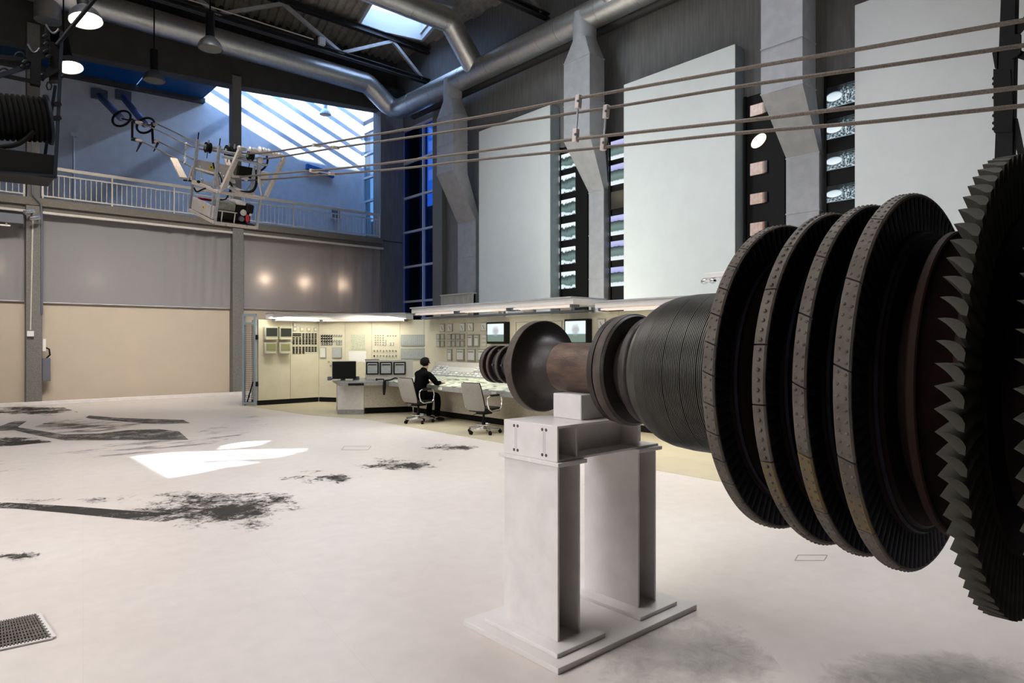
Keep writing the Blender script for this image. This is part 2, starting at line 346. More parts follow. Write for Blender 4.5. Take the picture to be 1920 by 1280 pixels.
# gallery end: glazed door and window on X = 13.4
gw = MB()
for y in (21.75,22.55,23.35,24.22): gw.box((13.33,y-0.04,5.3),(13.47,y+0.04,10.15))
for z in (10.12,9.2,8.25,7.3): gw.box((13.33,21.75,z-0.04),(13.47,24.22,z+0.04))
w2 = struct(gw.build('window_2', M['window_frame']))
M['glass'] = glass_mat('clear_glass', (0.9,0.95,1.0), 0.06)
M['glass_blue'] = glass_mat('blue_tinted_glass', (0.27,0.33,0.36), 0.2)
MB().box((13.39,21.75,7.3),(13.41,24.22,10.12)).build('pane', M['glass_blue'], w2)
dr = MB()
for y in (21.95,22.95): dr.box((13.30,y-0.05,5.32),(13.42,y+0.05,7.25))
for z in (5.37,7.2): dr.box((13.30,21.95,z-0.05),(13.42,22.95,z+0.05))
for y in (23.1,24.1): dr.box((13.32,y-0.04,5.32),(13.44,y+0.04,7.25))
d1 = struct(dr.build('door_1', M['window_frame'])); MB().box((13.37,21.95,5.35),(13.39,24.15,7.25)).build('pane', M['glass_blue'], d1)
MB().box((13.28,22.12,6.15),(13.31,22.16,6.45)).build('door_handle', M['chrome'], d1)
# gallery roof: glazing with rafters over the right bays, solid further left
gr = MB().box((XL,21.83,11.3),(3.0,YG+0.3,11.5)); struct(gr.build('ceiling_gallery', M['concrete_dark']))
rf = MB()
x = 3.9
while x < 13.4: rf.box((x-0.07,21.85,11.17),(x+0.07,YG,11.30)); x += 1.55
rf.box((3.0,21.83,11.1),(13.4,21.9,11.3)); rfo = struct(rf.build('window_4', M['window_frame']))
MB().box((3.0,21.83,11.3),(13.4,YG,11.32)).build('pane', M['glass'], rfo)
m, nt, b = newmat('blue_translucent_pane'); b.inputs['Base Color'].default_value = (0.02,0.09,0.14,1); b.inputs['Roughness'].default_value = 0.25
b.inputs['Transmission Weight'].default_value = 0.0
tr_ = nd(nt,'ShaderNodeBsdfTranslucent'); tr_.inputs[0].default_value = (0.012,0.075,0.13,1); ad = nd(nt,'ShaderNodeMixShader'); ad.inputs[0].default_value = 0.7
nt.links.new(b.outputs[0], ad.inputs[1]); nt.links.new(tr_.outputs[0], ad.inputs[2]); nt.links.new(ad.outputs[0], nt.nodes['Material Output'].inputs[0]); M['blue_pane'] = m
wp = MB()
for i in range(4):
    x0 = -1.0+i*2.04; wp.hexa([(x0,22.3,9.75+0.03*x0),(x0+2.0,22.3,9.81+0.03*x0),(x0+2.0,24.28,9.81+0.03*x0),(x0,24.28,9.75+0.03*x0),(x0,22.3,9.78+0.03*x0),(x0+2.0,22.3,9.84+0.03*x0),(x0+2.0,24.28,9.84+0.03*x0),(x0,24.28,9.78+0.03*x0)])
struct(wp.build('window_5', M['blue_pane']))
bmx = MB(); bmx.hexa([(-2,24.05,9.55),(7.2,24.05,9.85),(7.2,24.3,9.85),(-2,24.3,9.55),(-2,24.05,9.70),(7.2,24.05,10.0),(7.2,24.3,10.0),(-2,24.3,9.70)]); struct(bmx.build('trim_2', M['concrete_dark']))
# --- the side wall behind on the left, with an opening added for the sun patch, and the wall behind the camera
sw = MB(); wy0, wy1, wz0, wz1 = 5.92, 7.98, 4.62, 5.72
sw.box((XL-0.3,YN,0),(XL,wy0,ZR+0.3)); sw.box((XL-0.3,wy1,0),(XL,YG+0.3,ZR+0.3)); sw.box((XL-0.3,wy0,0),(XL,wy1,wz0)); sw.box((XL-0.3,wy0,wz1),(XL,wy1,ZR+0.3))
struct(sw.build('wall_side', M['concrete_dark']))
# added unseen plate, its slits shaped from the sun streaks wanted on the floor
def slit(px):   # floor streak -> the gap in the added plate that the sun comes through
    out = []
    cy_ = sum(q[1] for q in px)/len(px)
    for x, y in px:
        p = on_z(x/2.56, 740+(cy_+(y-cy_)*0.80)/2.56, 0.0); q = p-SUN_DIR*((p.x-(XL-0.02))/SUN_DIR.x); out.append((q.y-6.9, q.z-5.15))
    return out
SL = [[(1060,265),(1085,240),(1165,222),(1285,216),(1230,245),(1140,258)],
      [(830,276),(1000,271),(1130,262),(1455,256),(1440,276),(1180,285),(980,298),(905,290)],
      [(905,303),(1150,290),(1400,281),(1330,300),(1100,315),(960,321)],
      [(960,330),(1130,318),(1490,304),(1440,320),(1250,331),(1000,344)],
      [(1000,351),(1200,336),(1340,329),(1200,348),(1060,354)]]
cu = bpy.data.curves.new('sun_slit_plate','CURVE'); cu.dimensions = '2D'; cu.fill_mode = 'BOTH'; cu.extrude = 0.004
for poly in [[(-1.0,-0.55),(1.1,-0.55),(1.1,0.6),(-1.0,0.6)]]+[slit(q) for q in SL]:
    sp_ = cu.splines.new('POLY'); sp_.points.add(len(poly)-1); sp_.use_cyclic_u = True
    for pnt, (u_, v_) in zip(sp_.points, poly): pnt.co = (u_, v_, 0, 1)
cu.materials.append(M['black_metal'])
w6 = bpy.data.objects.new('sun_slit_plate', cu); COL.objects.link(w6); w6.location = (XL-0.02,6.9,5.15); w6.rotation_euler = (math.radians(90),0,math.radians(90)); struct(w6)
struct(MB().box((XL-0.3,YN-0.3,0),(XR+0.3,YN,ZR+0.3)).build('wall_near', M['concrete_dark']))
m, nt, b = newmat('frosted_pane'); b.inputs['Base Color'].default_value = (0.6,0.65,0.7,1)
tr_ = nd(nt,'ShaderNodeBsdfTranslucent'); tr_.inputs[0].default_value = (0.75,0.78,0.80,1); ad = nd(nt,'ShaderNodeMixShader'); ad.inputs[0].default_value = 0.8
nt.links.new(b.outputs[0], ad.inputs[1]); nt.links.new(tr_.outputs[0], ad.inputs[2]); nt.links.new(ad.outputs[0], nt.nodes['Material Output'].inputs[0]); M['frosted'] = m
# --- roof deck: corrugated sheet, ribs turned 14 degrees to the hall, one skylight
RA, RB = Vector((0.97,-0.243,0)), Vector((0.243,0.97,0))
SKA0, SKA1, SKB0, SKB1 = 5.60, 7.75, 19.2, 21.72
bm = bmesh.new(); prof = []
a = -20.0
while a < 26.0: prof += [(a,0),(a+0.09,0),(a+0.13,0.075),(a+0.22,0.075)]; a += 0.26
bs = [-14.0, SKB0, SKB1, 34.0]
rows = [[bm.verts.new(RA*p[0]+RB*b_+Vector((0,0,ZR+p[1]))) for p in prof] for b_ in bs]
for j in range(3):
    for i in range(len(prof)-1):
        if j == 1 and prof[i][0] >= SKA0 and prof[i+1][0] <= SKA1: continue
        bm.faces.new((rows[j][i],rows[j][i+1],rows[j+1][i+1],rows[j+1][i]))
for co, no in (((0,21.8,0),(0,1,0)),((0,YN-0.3,0),(0,-1,0)),((XL-0.3,0,0),(-1,0,0)),((XR+0.3,0,0),(1,0,0))):
    bmesh.ops.bisect_plane(bm, geom=bm.verts[:]+bm.edges[:]+bm.faces[:], plane_co=co, plane_no=no, clear_outer=True)
me = bpy.data.meshes.new('ceiling'); bm.to_mesh(me); bm.free(); me.materials.append(M['deck'])
ceil = bpy.data.objects.new('ceiling', me); COL.objects.link(ceil); struct(ceil)
def ab(a_, b_, z): return RA*a_+RB*b_+Vector((0,0,z))
cu = MB()
for (a0,a1,b0,b1) in ((SKA0-0.1,SKA0,SKB0-0.1,SKB1+0.1),(SKA1,SKA1+0.1,SKB0-0.1,SKB1+0.1),(SKA0,SKA1,SKB0-0.1,SKB0),(SKA0,SKA1,SKB1,SKB1+0.1)):
    cu.hexa([ab(a0,b0,12.02),ab(a1,b0,12.02),ab(a1,b1,12.02),ab(a0,b1,12.02),ab(a0,b0,12.75),ab(a1,b0,12.75),ab(a1,b1,12.75),ab(a0,b1,12.75)])
sky = struct(cu.build('window_3', M['window_frame']))
gl = MB(); gl.hexa([ab(SKA0,SKB0,12.70),ab(SKA1,SKB0,12.70),ab(SKA1,SKB1,12.70),ab(SKA0,SKB1,12.70),ab(SKA0,SKB0,12.72),ab(SKA1,SKB0,12.72),ab(SKA1,SKB1,12.72),ab(SKA0,SKB1,12.72)])
gl.build('pane', M['frosted'], sky)
# fabric screens hung in the bays of the left wall, lamps glowing behind
def fabric_mat():
    m, nt, b = newmat('grey_screen_fabric'); L = nt.links
    tc = nd(nt,'ShaderNodeTexCoord'); nz = nd(nt,'ShaderNodeTexNoise'); nz.inputs['Scale'].default_value = 90; nz.inputs['Detail'].default_value = 3
    L.new(tc.outputs['Object'], nz.inputs['Vector'])
    r = nd(nt,'ShaderNodeValToRGB'); r.color_ramp.elements[0].color = (0.33,0.33,0.35,1); r.color_ramp.elements[1].color = (0.50,0.50,0.525,1)
    L.new(nz.outputs[0], r.inputs[0]); L.new(r.outputs[0], b.inputs['Base Color']); b.inputs['Roughness'].default_value = 0.9
    t = nd(nt,'ShaderNodeBsdfTranslucent'); t.inputs[0].default_value = (0.42,0.40,0.38,1)
    mx = nd(nt,'ShaderNodeMixShader'); mx.inputs[0].default_value = 0.42
    L.new(b.outputs[0], mx.inputs[1]); L.new(t.outputs[0], mx.inputs[2]); L.new(mx.outputs[0], nt.nodes['Material Output'].inputs[0]); return m
M['fabric'] = fabric_mat()
def fabric(x0, x1, z0, z1, fold0, label):
    nx, nz = 150, 34; vs = []; fs = []
    for j in range(nz+1):
        v = j/nz
        for i in range(nx+1):
            u = i/nx; x = x0+(x1-x0)*u
            k = max(0.0, u-fold0)/(1-fold0)
            y = 21.22+0.012*math.sin(x*5+v)+k*(0.045*math.sin(x*13+1.2*v)+0.030*math.sin(x*23-v*2))*(0.4+0.6*v)
            vs.append((x,y,z0+(z1-z0)*v))
    for j in range(nz):
        for i in range(nx):
            a = j*(nx+1)+i; fs.append((a,a+1,a+nx+2,a+nx+1))
    o = MB().add(vs,fs).build('fabric_screen', M['fabric'])
    hb = MB(); hb.tube([(x0,21.22,z0),(x1,21.22,z0)],0.018,8); b = hb.build('hem_bar', M['galv_dull'], o)
    tag(o, label, 'fabric screen', 'grey fabric screens on the left wall'); return o
fabric(-2.9, 1.92, 2.69, 4.99, 0.9, 'grey fabric wall screen at the left picture edge beside the column with conduits')
fabric(2.28, 7.07, 2.67, 4.99, 0.55, 'wide grey fabric wall screen between the two columns, under the gallery')
fabric(7.43, 12.34, 2.69, 4.99, 0.35, 'grey fabric wall screen with three lamps glowing through it')
for px, py, e in ((493,524,10),(567,530,10),(637,534,8),(175,524,1.0),(-10,500,2)):
    p = on_y(px, py, 21.41); add_light('screen_glow', 'POINT', p, None, e, (1.0,0.78,0.60), 0.04)
for px, py in ((493,524),(567,530),(637,534)):
    p = on_y(px, py, 21.62)
    t = thing('wall_lamp', {493:'left one of three warm wall lamps shining through the fabric screen',567:'middle one of three warm wall lamps shining through the fabric screen',637:'right one of three warm wall lamps shining through the fabric screen'}[px], 'lamp', p, 'lamps behind the fabric screen')
    MB().lathe([(0,0.09),(-0.05,0.09),(-0.07,0.06)], p+Vector((0,0.09,0)), (0,1,0), 16).build('base', M['canopy'], t)
    MB().tube([p+Vector((0,0.05,0)),p+Vector((0,-0.17,0))],0.015,8).build('stem', M['canopy'], t); MB().sphere(p+Vector((0,-0.18,0)),0.03).build('bulb', M['lamp_glass'], t)
# ================================================================== RIGHT WALL: panels, screens, radiator, ducts
def wall_panel(y0, y1, z1, label):
    t = thing('acoustic_panel', label, 'wall panel', (13.2,(y0+y1)/2,0), 'white panels on the right wall')
    MB().box((13.0,y0,0.6),(13.04,y1,z1)).build('face', M['panel_white'], t)
    e = MB()
    e.box((13.03,y0,0.6),(13.37,y0+0.04,z1)); e.box((13.03,y1-0.04,0.6),(13.37,y1,z1)); e.box((13.03,y0+0.04,z1-0.04),(13.37,y1-0.04,z1))
    e.build('edge', M['panel_edge'], t)
wall_panel(13.12, 16.28, 8.22, 'tall white wall panel nearest the corner window, beside the radiator')
wall_panel(7.50, 10.52, 8.02, 'tall white wall panel between the second and third square ducts')
wall_panel(1.60, 5.05, 7.92, 'tall white wall panel right of the brightest screens, behind the dark post')
wall_panel(-4.2, -0.6, 7.9, 'white wall panel past the right picture edge')
# lit screens stacked in black housings
def screen_mat(name, kind):
    """moving-picture frames on the lit screens: bands and shapes over the height (Z) and width (Y) of the glass"""
    m, nt, b = newmat(name); L = nt.links
    tc = nd(nt,'ShaderNodeTexCoord'); sp = nd(nt,'ShaderNodeSeparateXYZ'); L.new(tc.outputs['Generated'], sp.inputs[0])
    def ma(op, a, b_=None, c=None):
        n = nd(nt,'ShaderNodeMath', operation=op)
        for i, q in enumerate((a,b_,c)):
            if q is None: continue
            if isinstance(q,(int,float)): n.inputs[i].default_value = q
            else: L.new(q, n.inputs[i])
        return n.outputs[0]
    def nz(sc, det, stretch):
        mp = nd(nt,'ShaderNodeMapping'); mp.inputs['Scale'].default_value = stretch; L.new(tc.outputs['Generated'], mp.inputs['Vector'])
        n = nd(nt,'ShaderNodeTexNoise'); n.inputs['Scale'].default_value = sc; n.inputs['Detail'].default_value = det; n.inputs['Roughness'].default_value = 0.65; L.new(mp.outputs[0], n.inputs['Vector']); return n.outputs[0]
    Y, Z = sp.outputs['Y'], sp.outputs['Z']
    r = nd(nt,'ShaderNodeValToRGB'); els = r.color_ramp.elements
    if kind == 'cloud':
        v = ma('ADD', Z, ma('MULTIPLY_ADD', nz(2.6,6,(1,1.3,1.0)), 0.62, -0.31))
        stops = [(0.0,(0.01,0.015,0.015)),(0.05,(0.8,0.92,0.97)),(0.17,(0.75,0.9,0.95)),(0.24,(0.10,0.17,0.16)),(0.42,(0.17,0.26,0.25)),(0.60,(0.07,0.11,0.11)),(0.72,(0.02,0.03,0.035)),(0.78,(0.85,0.96,1.0)),(1.0,(0.95,1,1))]
    elif kind == 'bar':
        v = ma('ADD', Z, ma('MULTIPLY_ADD', nz(2.5,3,(1,2.5,0.3)), 0.12, -0.06))
        stops = [(0.0,(0.92,0.97,1)),(0.17,(0.85,0.93,1)),(0.23,(0.14,0.22,0.20)),(0.45,(0.20,0.29,0.27)),(0.66,(0.05,0.07,0.075)),(0.70,(0.04,0.05,0.07)),(0.73,(0.40,0.42,0.80)),(0.90,(0.60,0.62,0.93)),(1.0,(0.5,0.52,0.9))]
    elif kind == 'ship':
        dy = ma('SUBTRACT', Y, 0.70); dz = ma('SUBTRACT', Z, 0.50)
        rr = ma('ADD', ma('MULTIPLY', ma('MULTIPLY',dy,dy), 1.0), ma('MULTIPLY', ma('MULTIPLY',dz,dz), 1.5))
        mr = nd(nt,'ShaderNodeMapRange'); mr.inputs[1].default_value = 0.055; mr.inputs[2].default_value = 0.10; mr.inputs[3].default_value = 0.75; mr.inputs[4].default_value = 0.0; L.new(rr, mr.inputs[0])
        dome = ma('MULTIPLY', mr.outputs[0], ma('MULTIPLY_ADD', Z, -1.1, 1.35))
        side = nd(nt,'ShaderNodeMapRange'); side.inputs[1].default_value = 0.62; side.inputs[2].default_value = 0.46; side.inputs[3].default_value = 0.0; side.inputs[4].default_value = 0.5; L.new(Y, side.inputs[0])
        low = nd(nt,'ShaderNodeMapRange'); low.inputs[1].default_value = 0.36; low.inputs[2].default_value = 0.22; low.inputs[3].default_value = 0.0; low.inputs[4].default_value = 0.5; L.new(Z, low.inputs[0])
        top = nd(nt,'ShaderNodeMapRange'); top.inputs[1].default_value = 0.95; top.inputs[2].default_value = 0.6; top.inputs[3].default_value = 0.35; top.inputs[4].default_value = 1.0; L.new(Z, top.inputs[0])
        area = ma('MULTIPLY', ma('MAXIMUM', side.outputs[0], low.outputs[0]), top.outputs[0])
        spk = ma('MULTIPLY', ma('MULTIPLY_ADD', nz(11,6,(1,1.3,1.0)), 3.4, -1.05), area)
        v = ma('MAXIMUM', dome, spk)
        stops = [(0.0,(0.004,0.005,0.006)),(0.18,(0.02,0.03,0.035)),(0.34,(0.16,0.22,0.25)),(0.52,(0.65,0.78,0.86)),(0.8,(0.93,1,1))]
    else:
        e1_ = nd(nt,'ShaderNodeMapRange'); e1_.inputs[1].default_value = 0.04; e1_.inputs[2].default_value = 0.34; L.new(Y, e1_.inputs[0])
        v = ma('ADD', ma('MULTIPLY_ADD', e1_.outputs[0], 0.62, -0.20), ma('MULTIPLY', nz(3.2,6,(1,1.6,1)), 0.42))
        stops = [(0.0,(0.004,0.004,0.004)),(0.18,(0.03,0.02,0.016)),(0.44,(0.36,0.19,0.13)),(0.60,(0.58,0.40,0.33)),(0.76,(0.70,0.60,0.55))]
    L.new(v, r.inputs[0])
    while len(els) < len(stops): els.new(0.5)
    for e, (p, c) in zip(els, stops): e.position = p; e.color = (*c, 1)
    b.inputs['Base Color'].default_value = (0.006,0.006,0.006,1); b.inputs['Roughness'].default_value = 0.25
    L.new(r.outputs[0], b.inputs['Emission Color']); b.inputs['Emission Strength'].default_value = {'cloud':1.0,'bar':0.95,'ship':1.0,'cloth':0.8}[kind]
    return m
for k in ('cloud','bar','ship','cloth'): M['scr_'+k] = screen_mat('screen_picture_'+k, k)
M['scr_glare'] = emit('bright_screen', (1.0,0.86,0.66), 0.95)
def screen_tower(pxs, rows, X, kind, label, ztop_px, casing_px, off=()):
    fr = Frame((X,0,0),(0,-1,0),(0,0,1),(-1,0,0))
    u0,_ = fr.uv(casing_px[0], 400); u1,_ = fr.uv(casing_px[1], 400)
    zt = max(fr.uv(casing_px[0], ztop_px)[1], fr.uv(casing_px[1], ztop_px)[1])
    t = thing('screen_tower', label, 'screen tower', fr.pt((u0+u1)/2,0,0), 'towers of lit screens on the right wall')
    c = MB(); c.fbox(fr,u0,u1,0.6,zt,-(13.372-X),-0.06); c.fbox(fr,u0,u0+0.05,0.6,zt,-0.06,0.0)
    s0,_ = fr.uv(pxs[0],400); s1,_ = fr.uv(pxs[1],400)
    if s1 < u1: c.fbox(fr,max(s1+0.05,u0),u1,0.6,zt,-0.06,0.0)
    c.build('housing', M['black'], t)
    for i,(ya,yb) in enumerate(rows):
        pm = (pxs[0]+pxs[1])/2
        va = fr.uv(pm,ya)[1]; vb = fr.uv(pm,yb)[1]
        k = M['scr_'+kind]
        if i in off: k = M['screen_off']
        if kind == 'cloth' and i == 1: k = M['scr_glare']
        if kind == 'cloth' and i == 1:
            vs = [fr.pt((s0+s1)/2+(s1-s0)*0.40*math.cos(a)+0.06*math.sin(a),(va+vb)/2+(va-vb)*0.46*math.sin(a),-0.03) for a in [2*math.pi*q/28 for q in range(28)]]
            MB().prism(vs, fr.n*0.012).build('screen', k, t)
        else:
            MB().fbox(fr,s0,s1,vb,va,-0.05,-0.02).build('screen', k, t, bevel=0.012)
screen_tower((1047,1077),[(287,316),(327,361),(373,404),(418,450),(463,495),(509,541)],13.30,'cloud','black tower of six cloudy picture screens left of the second square duct',277,(1049,1101))
screen_tower((1140,1172),[(262,297),(307,345),(357,391),(403,440),(451,487),(500,536)],13.30,'bar','black tower of screens with lavender top bands, third one dark, right of the second duct',256,(1141.5,1176),off=(2,))
screen_tower((1405,1438),[(193,214),(250,277),(303,326),(361,381),(416,440),(470,494)],13.30,'cloth','black tower of reddish brown picture screens left of the third square duct',182,(1394,1471))
screen_tower((1546,1604),[(157,197),(219,256),(282,315),(345,376),(408,440)],13.30,'ship','black tower of bright blue-white ship picture screens right of the third duct',140,(1544.5,1606))
# yellow oval reflection is left to the glass; radiator
t = thing('radiator', 'ribbed pale radiator below the first square duct beside the white panel', 'radiator', (13.2,17.2,2.4))
rb = MB(); y = 16.33
while y < 18.05: rb.box((12.80,y,2.2),(12.92,y+0.045,3.16)); y += 0.062
rb.box((12.83,16.33,2.22),(12.91,18.07,3.13)); rb.build('fins', M['cream_grey'], t); MB().box((12.78,16.32,3.15),(12.94,18.08,3.19)).build('top_rail', M['cream_grey'], t)
for y in (16.38,17.75): MB().box((12.90,y-0.03,2.3),(13.4,y+0.03,2.38)).build('bracket', M['canopy'], t)
t = MB().box((13.35,7.52,10.35),(13.42,7.86,10.9)).build('wall_vent', M['dark_pit'])
tag(t,'small dark square opening high on the right wall near the roof','wall vent')
# ---- round ducts
def duct(name, pts, r, label, seams, group, m='galv', n=28):
    t = thing(name, label, 'duct', pts[0], group)
    MB().tube(pts, r, n).build('pipe', M[m], t)
    for p, d in seams:
        MB().tube([Vector(p)-Vector(d)*0.02, Vector(p)+Vector(d)*0.02], r*1.018, n).build('seam_ring', M['seam'], t)
    return t
ZM = 9.88; GD = 'round ventilation ducts under the roof'
Y1 = 20.55
main = [(11.35,Y1,10.58),(11.50,Y1,10.55),(11.66,Y1-0.0,10.45),(12.28,Y1-0.0,10.04),(12.46,Y1-0.10,9.93),(12.58,Y1-0.32,ZM),(12.6,Y1-0.6,ZM),(12.6,-5.0,ZM)]
sm = [((12.6,y,ZM),(0,1,0)) for y in (19.4,18.1,16.5,15.2,14.1,13.0,12.3,10.9,9.7,8.4,7.0)]+[((12.0,Y1,10.225),(0.83,0,-0.55)),((11.8,Y1,10.358),(0.83,0,-0.55))]
duct('main_duct', main, 0.34, 'long silvery round duct running along the top of the right wall with elbow', sm, GD)
duct('header_duct', [(XL+0.3,Y1,10.58),(11.40,Y1,10.58)], 0.34, 'round duct running along the top of the left wall above the lintel', [((x,Y1,10.58),(1,0,0)) for x in (3.0,4.6,6.2,7.8,9.4,10.9)], GD)
def cross(Y, label, zz):
    pts = [(XL+0.3,Y,zz),(11.45,Y,zz),(11.62,Y,zz-0.05),(11.75,Y,zz-0.18),(12.52,Y,ZM+0.12)]
    d = (Vector(pts[4])-Vector(pts[3])).normalized(); q = Vector(pts[3])
    duct('branch_duct', pts, 0.33, label, [((x,Y,zz),(1,0,0)) for x in (5.5,7.2,8.9,10.2,11.35)]+[(q+d*0.1,d),(q+d*0.75,d)], GD)
cross(15.9, 'round branch duct crossing below the skylight to join the long wall duct', 11.1)
cross(10.4, 'round branch duct joining the wall duct above the second white panel', 11.1)
duct('pipe_run', [(13.12,Y1-0.4,9.74),(13.12,-5,9.74)], 0.15, 'thin dark grey pipe behind and below the long silvery wall duct', [], None, 'truss', 16)
pv = on_y(110, 30, 20.75); pv.x = 2.35
duct('riser_duct', [(pv.x,20.62,12.12),(pv.x,20.62,9.85)], 0.30, 'vertical round duct with a blue sheen at the top left, behind the hanging reel cart', [((pv.x,20.62,11.2),(0,0,1))], GD)
# ---- square drop ducts with their double bend
def drop(yc, w, zb0, zb1, xl0, label, lowy):
    t = thing('square_duct', label, 'duct', (12.5,yc,0), 'square drop ducts on the right wall')
    y0, y1 = yc-w/2, yc+w/2; x0, x1 = 12.25, 12.80
    MB().lathe([(9.95,0.30),(9.28,0.30)], (12.55,yc,0), (0,0,1), 24).build('collar', M['galv_dull'], t)
    b = MB(); n = 24   # round to square
    top = [Vector((12.55+0.30*math.cos(2*math.pi*k/n),yc+0.30*math.sin(2*math.pi*k/n),9.28)) for k in range(n)]
    sq = []
    for k in range(n):
        a = 2*math.pi*k/n+1e-6; c, s = math.cos(a), math.sin(a); q = 1/max(abs(c),abs(s)); sq.append(Vector(((x0+x1)/2+c*q*(x1-x0)/2, yc+s*q*w/2, 8.75)))
    b.add(top+sq, [(k,(k+1)%n,n+(k+1)%n,n+k) for k in range(n)]); b.build('transition', M['galv_dull'], t)
    b = MB(); b.box((x0,y0,zb0),(x1,y1,8.76)); b.build('upper_run', M['galv_dull'], t)
    X0, X1 = xl0, 13.38; ly0, ly1 = lowy
    p0 = [(x0,y0,zb0),(x1,y0,zb0),(x1,y1,zb0),(x0,y1,zb0)]; p1 = [(X0,ly0,zb1),(X1,ly0,zb1),(X1,ly1,zb1),(X0,ly1,zb1)]
    b = MB(); b.hexa(p1+p0); b.build('offset_bend', M['galv_dull'], t)
    b = MB(); b.box((X0,ly0,2.0),(X1,ly1,zb1)); b.build('lower_run', M['galv_dull'], t)
    for z in (8.74, zb0+0.9, zb0+0.02):
        r = MB(); r.box((x0-0.012,y0-0.012,z-0.012),(x1+0.012,y1+0.012,z+0.012)); r.build('joint', M['galv_dull'], t)
    for z in (zb1-0.02, zb1-1.15, zb1-2.3):
        r = MB(); r.box((X0-0.012,ly0-0.012,z-0.012),(X1,ly1+0.012,z+0.012)); r.build('joint', M['galv_dull'], t)
drop(17.05, 0.88, 6.95, 5.55, 13.2, 'square drop duct nearest the corner window with a bend above the radiator', (16.69,17.65))
drop(11.42, 0.88, 6.75, 5.60, 13.2, 'square drop duct with a bend between the two towers of cloudy and lavender screens', (11.34,11.86))
drop(6.10, 0.82, 6.45, 5.40, 13.2, 'square drop duct nearest the camera between the brown and ship picture towers', (5.80,6.47))
# ---- roof trusses
def truss(Y, zb, zt, xs, label, slope=0.0):
    t = thing('roof_truss', label, 'roof truss', (4,Y,zb), 'steel trusses under the roof deck')
    for nm, z, h in (('bottom_chord',zb,0.16),('top_chord',zt,0.20)):
        b = MB(); b.box((XL,Y-0.10,z-h/2),(XR-0.02,Y+0.10,z-h/2+0.03)); b.box((XL,Y-0.015,z-h/2),(XR-0.02,Y+0.015,z+h/2)); b.box((XL,Y-0.10,z+h/2-0.03),(XR-0.02,Y+0.10,z+h/2)); b.build(nm, M['truss'], t)
    up = True
    for a, b_ in zip(xs[:-1], xs[1:]):
        z0, z1 = (zb+0.05, zt-0.08) if up else (zt-0.08, zb+0.05)
        MB().bar((a,Y,z0),(b_,Y,z1),0.10,0.10).build('diagonal', M['truss_light'], t); up = not up
xs = [13.1,11.9,10.0,8.1,6.2,4.3,2.4,0.5,-1.4,-3.3,-5.2,-7.1]
truss(19.6, 10.85, 11.93, xs, 'steel roof truss nearest the left wall, under the skylight')
truss(13.6, 10.95, 11.93, xs, 'steel roof truss meeting the right wall between the branch ducts')
truss(7.4, 10.95, 11.93, xs, 'steel roof truss over the open floor, beyond the top picture edge')
t = thing('cable_rail','thin pale conduit along the lower chord of the far truss with a junction box','conduit',(6,19.45,10.95))
MB().tube([(0,19.47,11.0),(9.0,19.47,11.0)],0.02,8).build('conduit', M['rail'], t); MB().box((9.15,19.36,10.88),(9.35,19.48,11.1)).build('junction_box', M['lamp_white'], t)
# ---- bell lamps
def bell_lamp(px, py, D, dia, lit, label, shell='lamp_shell', rod=None, tilt=(0,0)):
    c = at_d(px, py, D); t = thing('bell_lamp', label, 'ceiling lamp', c, 'bell lamps hanging from the roof')
    r = dia/2; ax = Vector((tilt[0],tilt[1],1)).normalized()
    MB().lathe([(0,r),(0.02,r),(0.12*dia,r*0.97),(0.30*dia,r*0.80),(0.44*dia,r*0.52),(0.52*dia,r*0.34),(0.54*dia,0.02)], c, ax, 28, cap=False).build('shade', M[shell], t)
    MB().lathe([(0.035,r*0.95),(0.005,r*0.93),(-0.01,r*0.6),(-0.015,0.01)], c, ax, 28, cap=False).build('glass', M['lamp_on' if lit else 'lamp_glass'], t)
    MB().lathe([(0.50*dia,r*0.36),(1.5*dia,r*0.36),(1.55*dia,r*0.2)], c, ax, 16).build('ballast', M['black_metal'] if shell=='lamp_shell' else M[shell], t)
    top = c+ax*1.55*dia; MB().tube([top,(top.x,top.y,rod or 12.1)],0.018,8).build('stem', M['black_metal'], t)
    if lit: add_light('bell_lamp_light','SPOT',c-ax*0.06,c-ax*3,lit,(1.0,0.83,0.62),0.18,cone=140,blend=0.7)
    return t
bell_lamp(161, 39, 12.2, 0.55, 80, 'lit bell lamp at the top left, crossed by the sloping rope', tilt=(-0.10,0.20))
bell_lamp(131, 127, 16.4, 0.58, 80, 'lit bell lamp half hidden behind the hanging reel cart', tilt=(-0.12,0.25))
bell_lamp(394, 92, 15.6, 0.55, 0, 'unlit bell lamp in front of the round duct along the left wall')
bell_lamp(289, 152, 18.0, 0.56, 0, 'unlit dark bell lamp hanging against the blue glazing of the gallery')
bell_lamp(610, 215, 24.7, 0.42, 0, 'white bell lamp hanging in the sunlit part of the gallery', shell='lamp_white', rod=11.3)
# ---- gallery railing, one section per bay
def railing(x0, x1, label, seed):
    Y = 21.12; t = thing('gallery_railing', label, 'railing', ((x0+x1)/2,Y,5.37), 'railing sections along the gallery')
    MB().box((x0,Y-0.03,6.16),(x1,Y+0.03,6.25)).build('handrail', M['rail'], t, bevel=0.01)
    MB().box((x0,Y-0.012,6.02),(x1,Y+0.012,6.055)).build('upper_bar', M['rail'], t)
    MB().box((x0,Y-0.012,5.435),(x1,Y+0.012,5.47)).build('lower_bar', M['rail'], t)
    n = int((x1-x0)/0.122); bal = None
    b0 = MB().box((x0-0.008,Y-0.008,5.44),(x0+0.008,Y+0.008,6.04)).build('baluster', M['rail'], t); 
    for i in range(1,n+1):
        c = b0.copy(); COL.objects.link(c); c.parent = t; c.location = b0.location+Vector(((x1-x0)*i/n,0,0))
    for i in range(4):
        x = x0+0.02+(x1-x0-0.04)*i/3; MB().box((x-0.018,Y-0.018,5.30),(x+0.018,Y+0.018,6.18)).build('post', M['rail'], t)
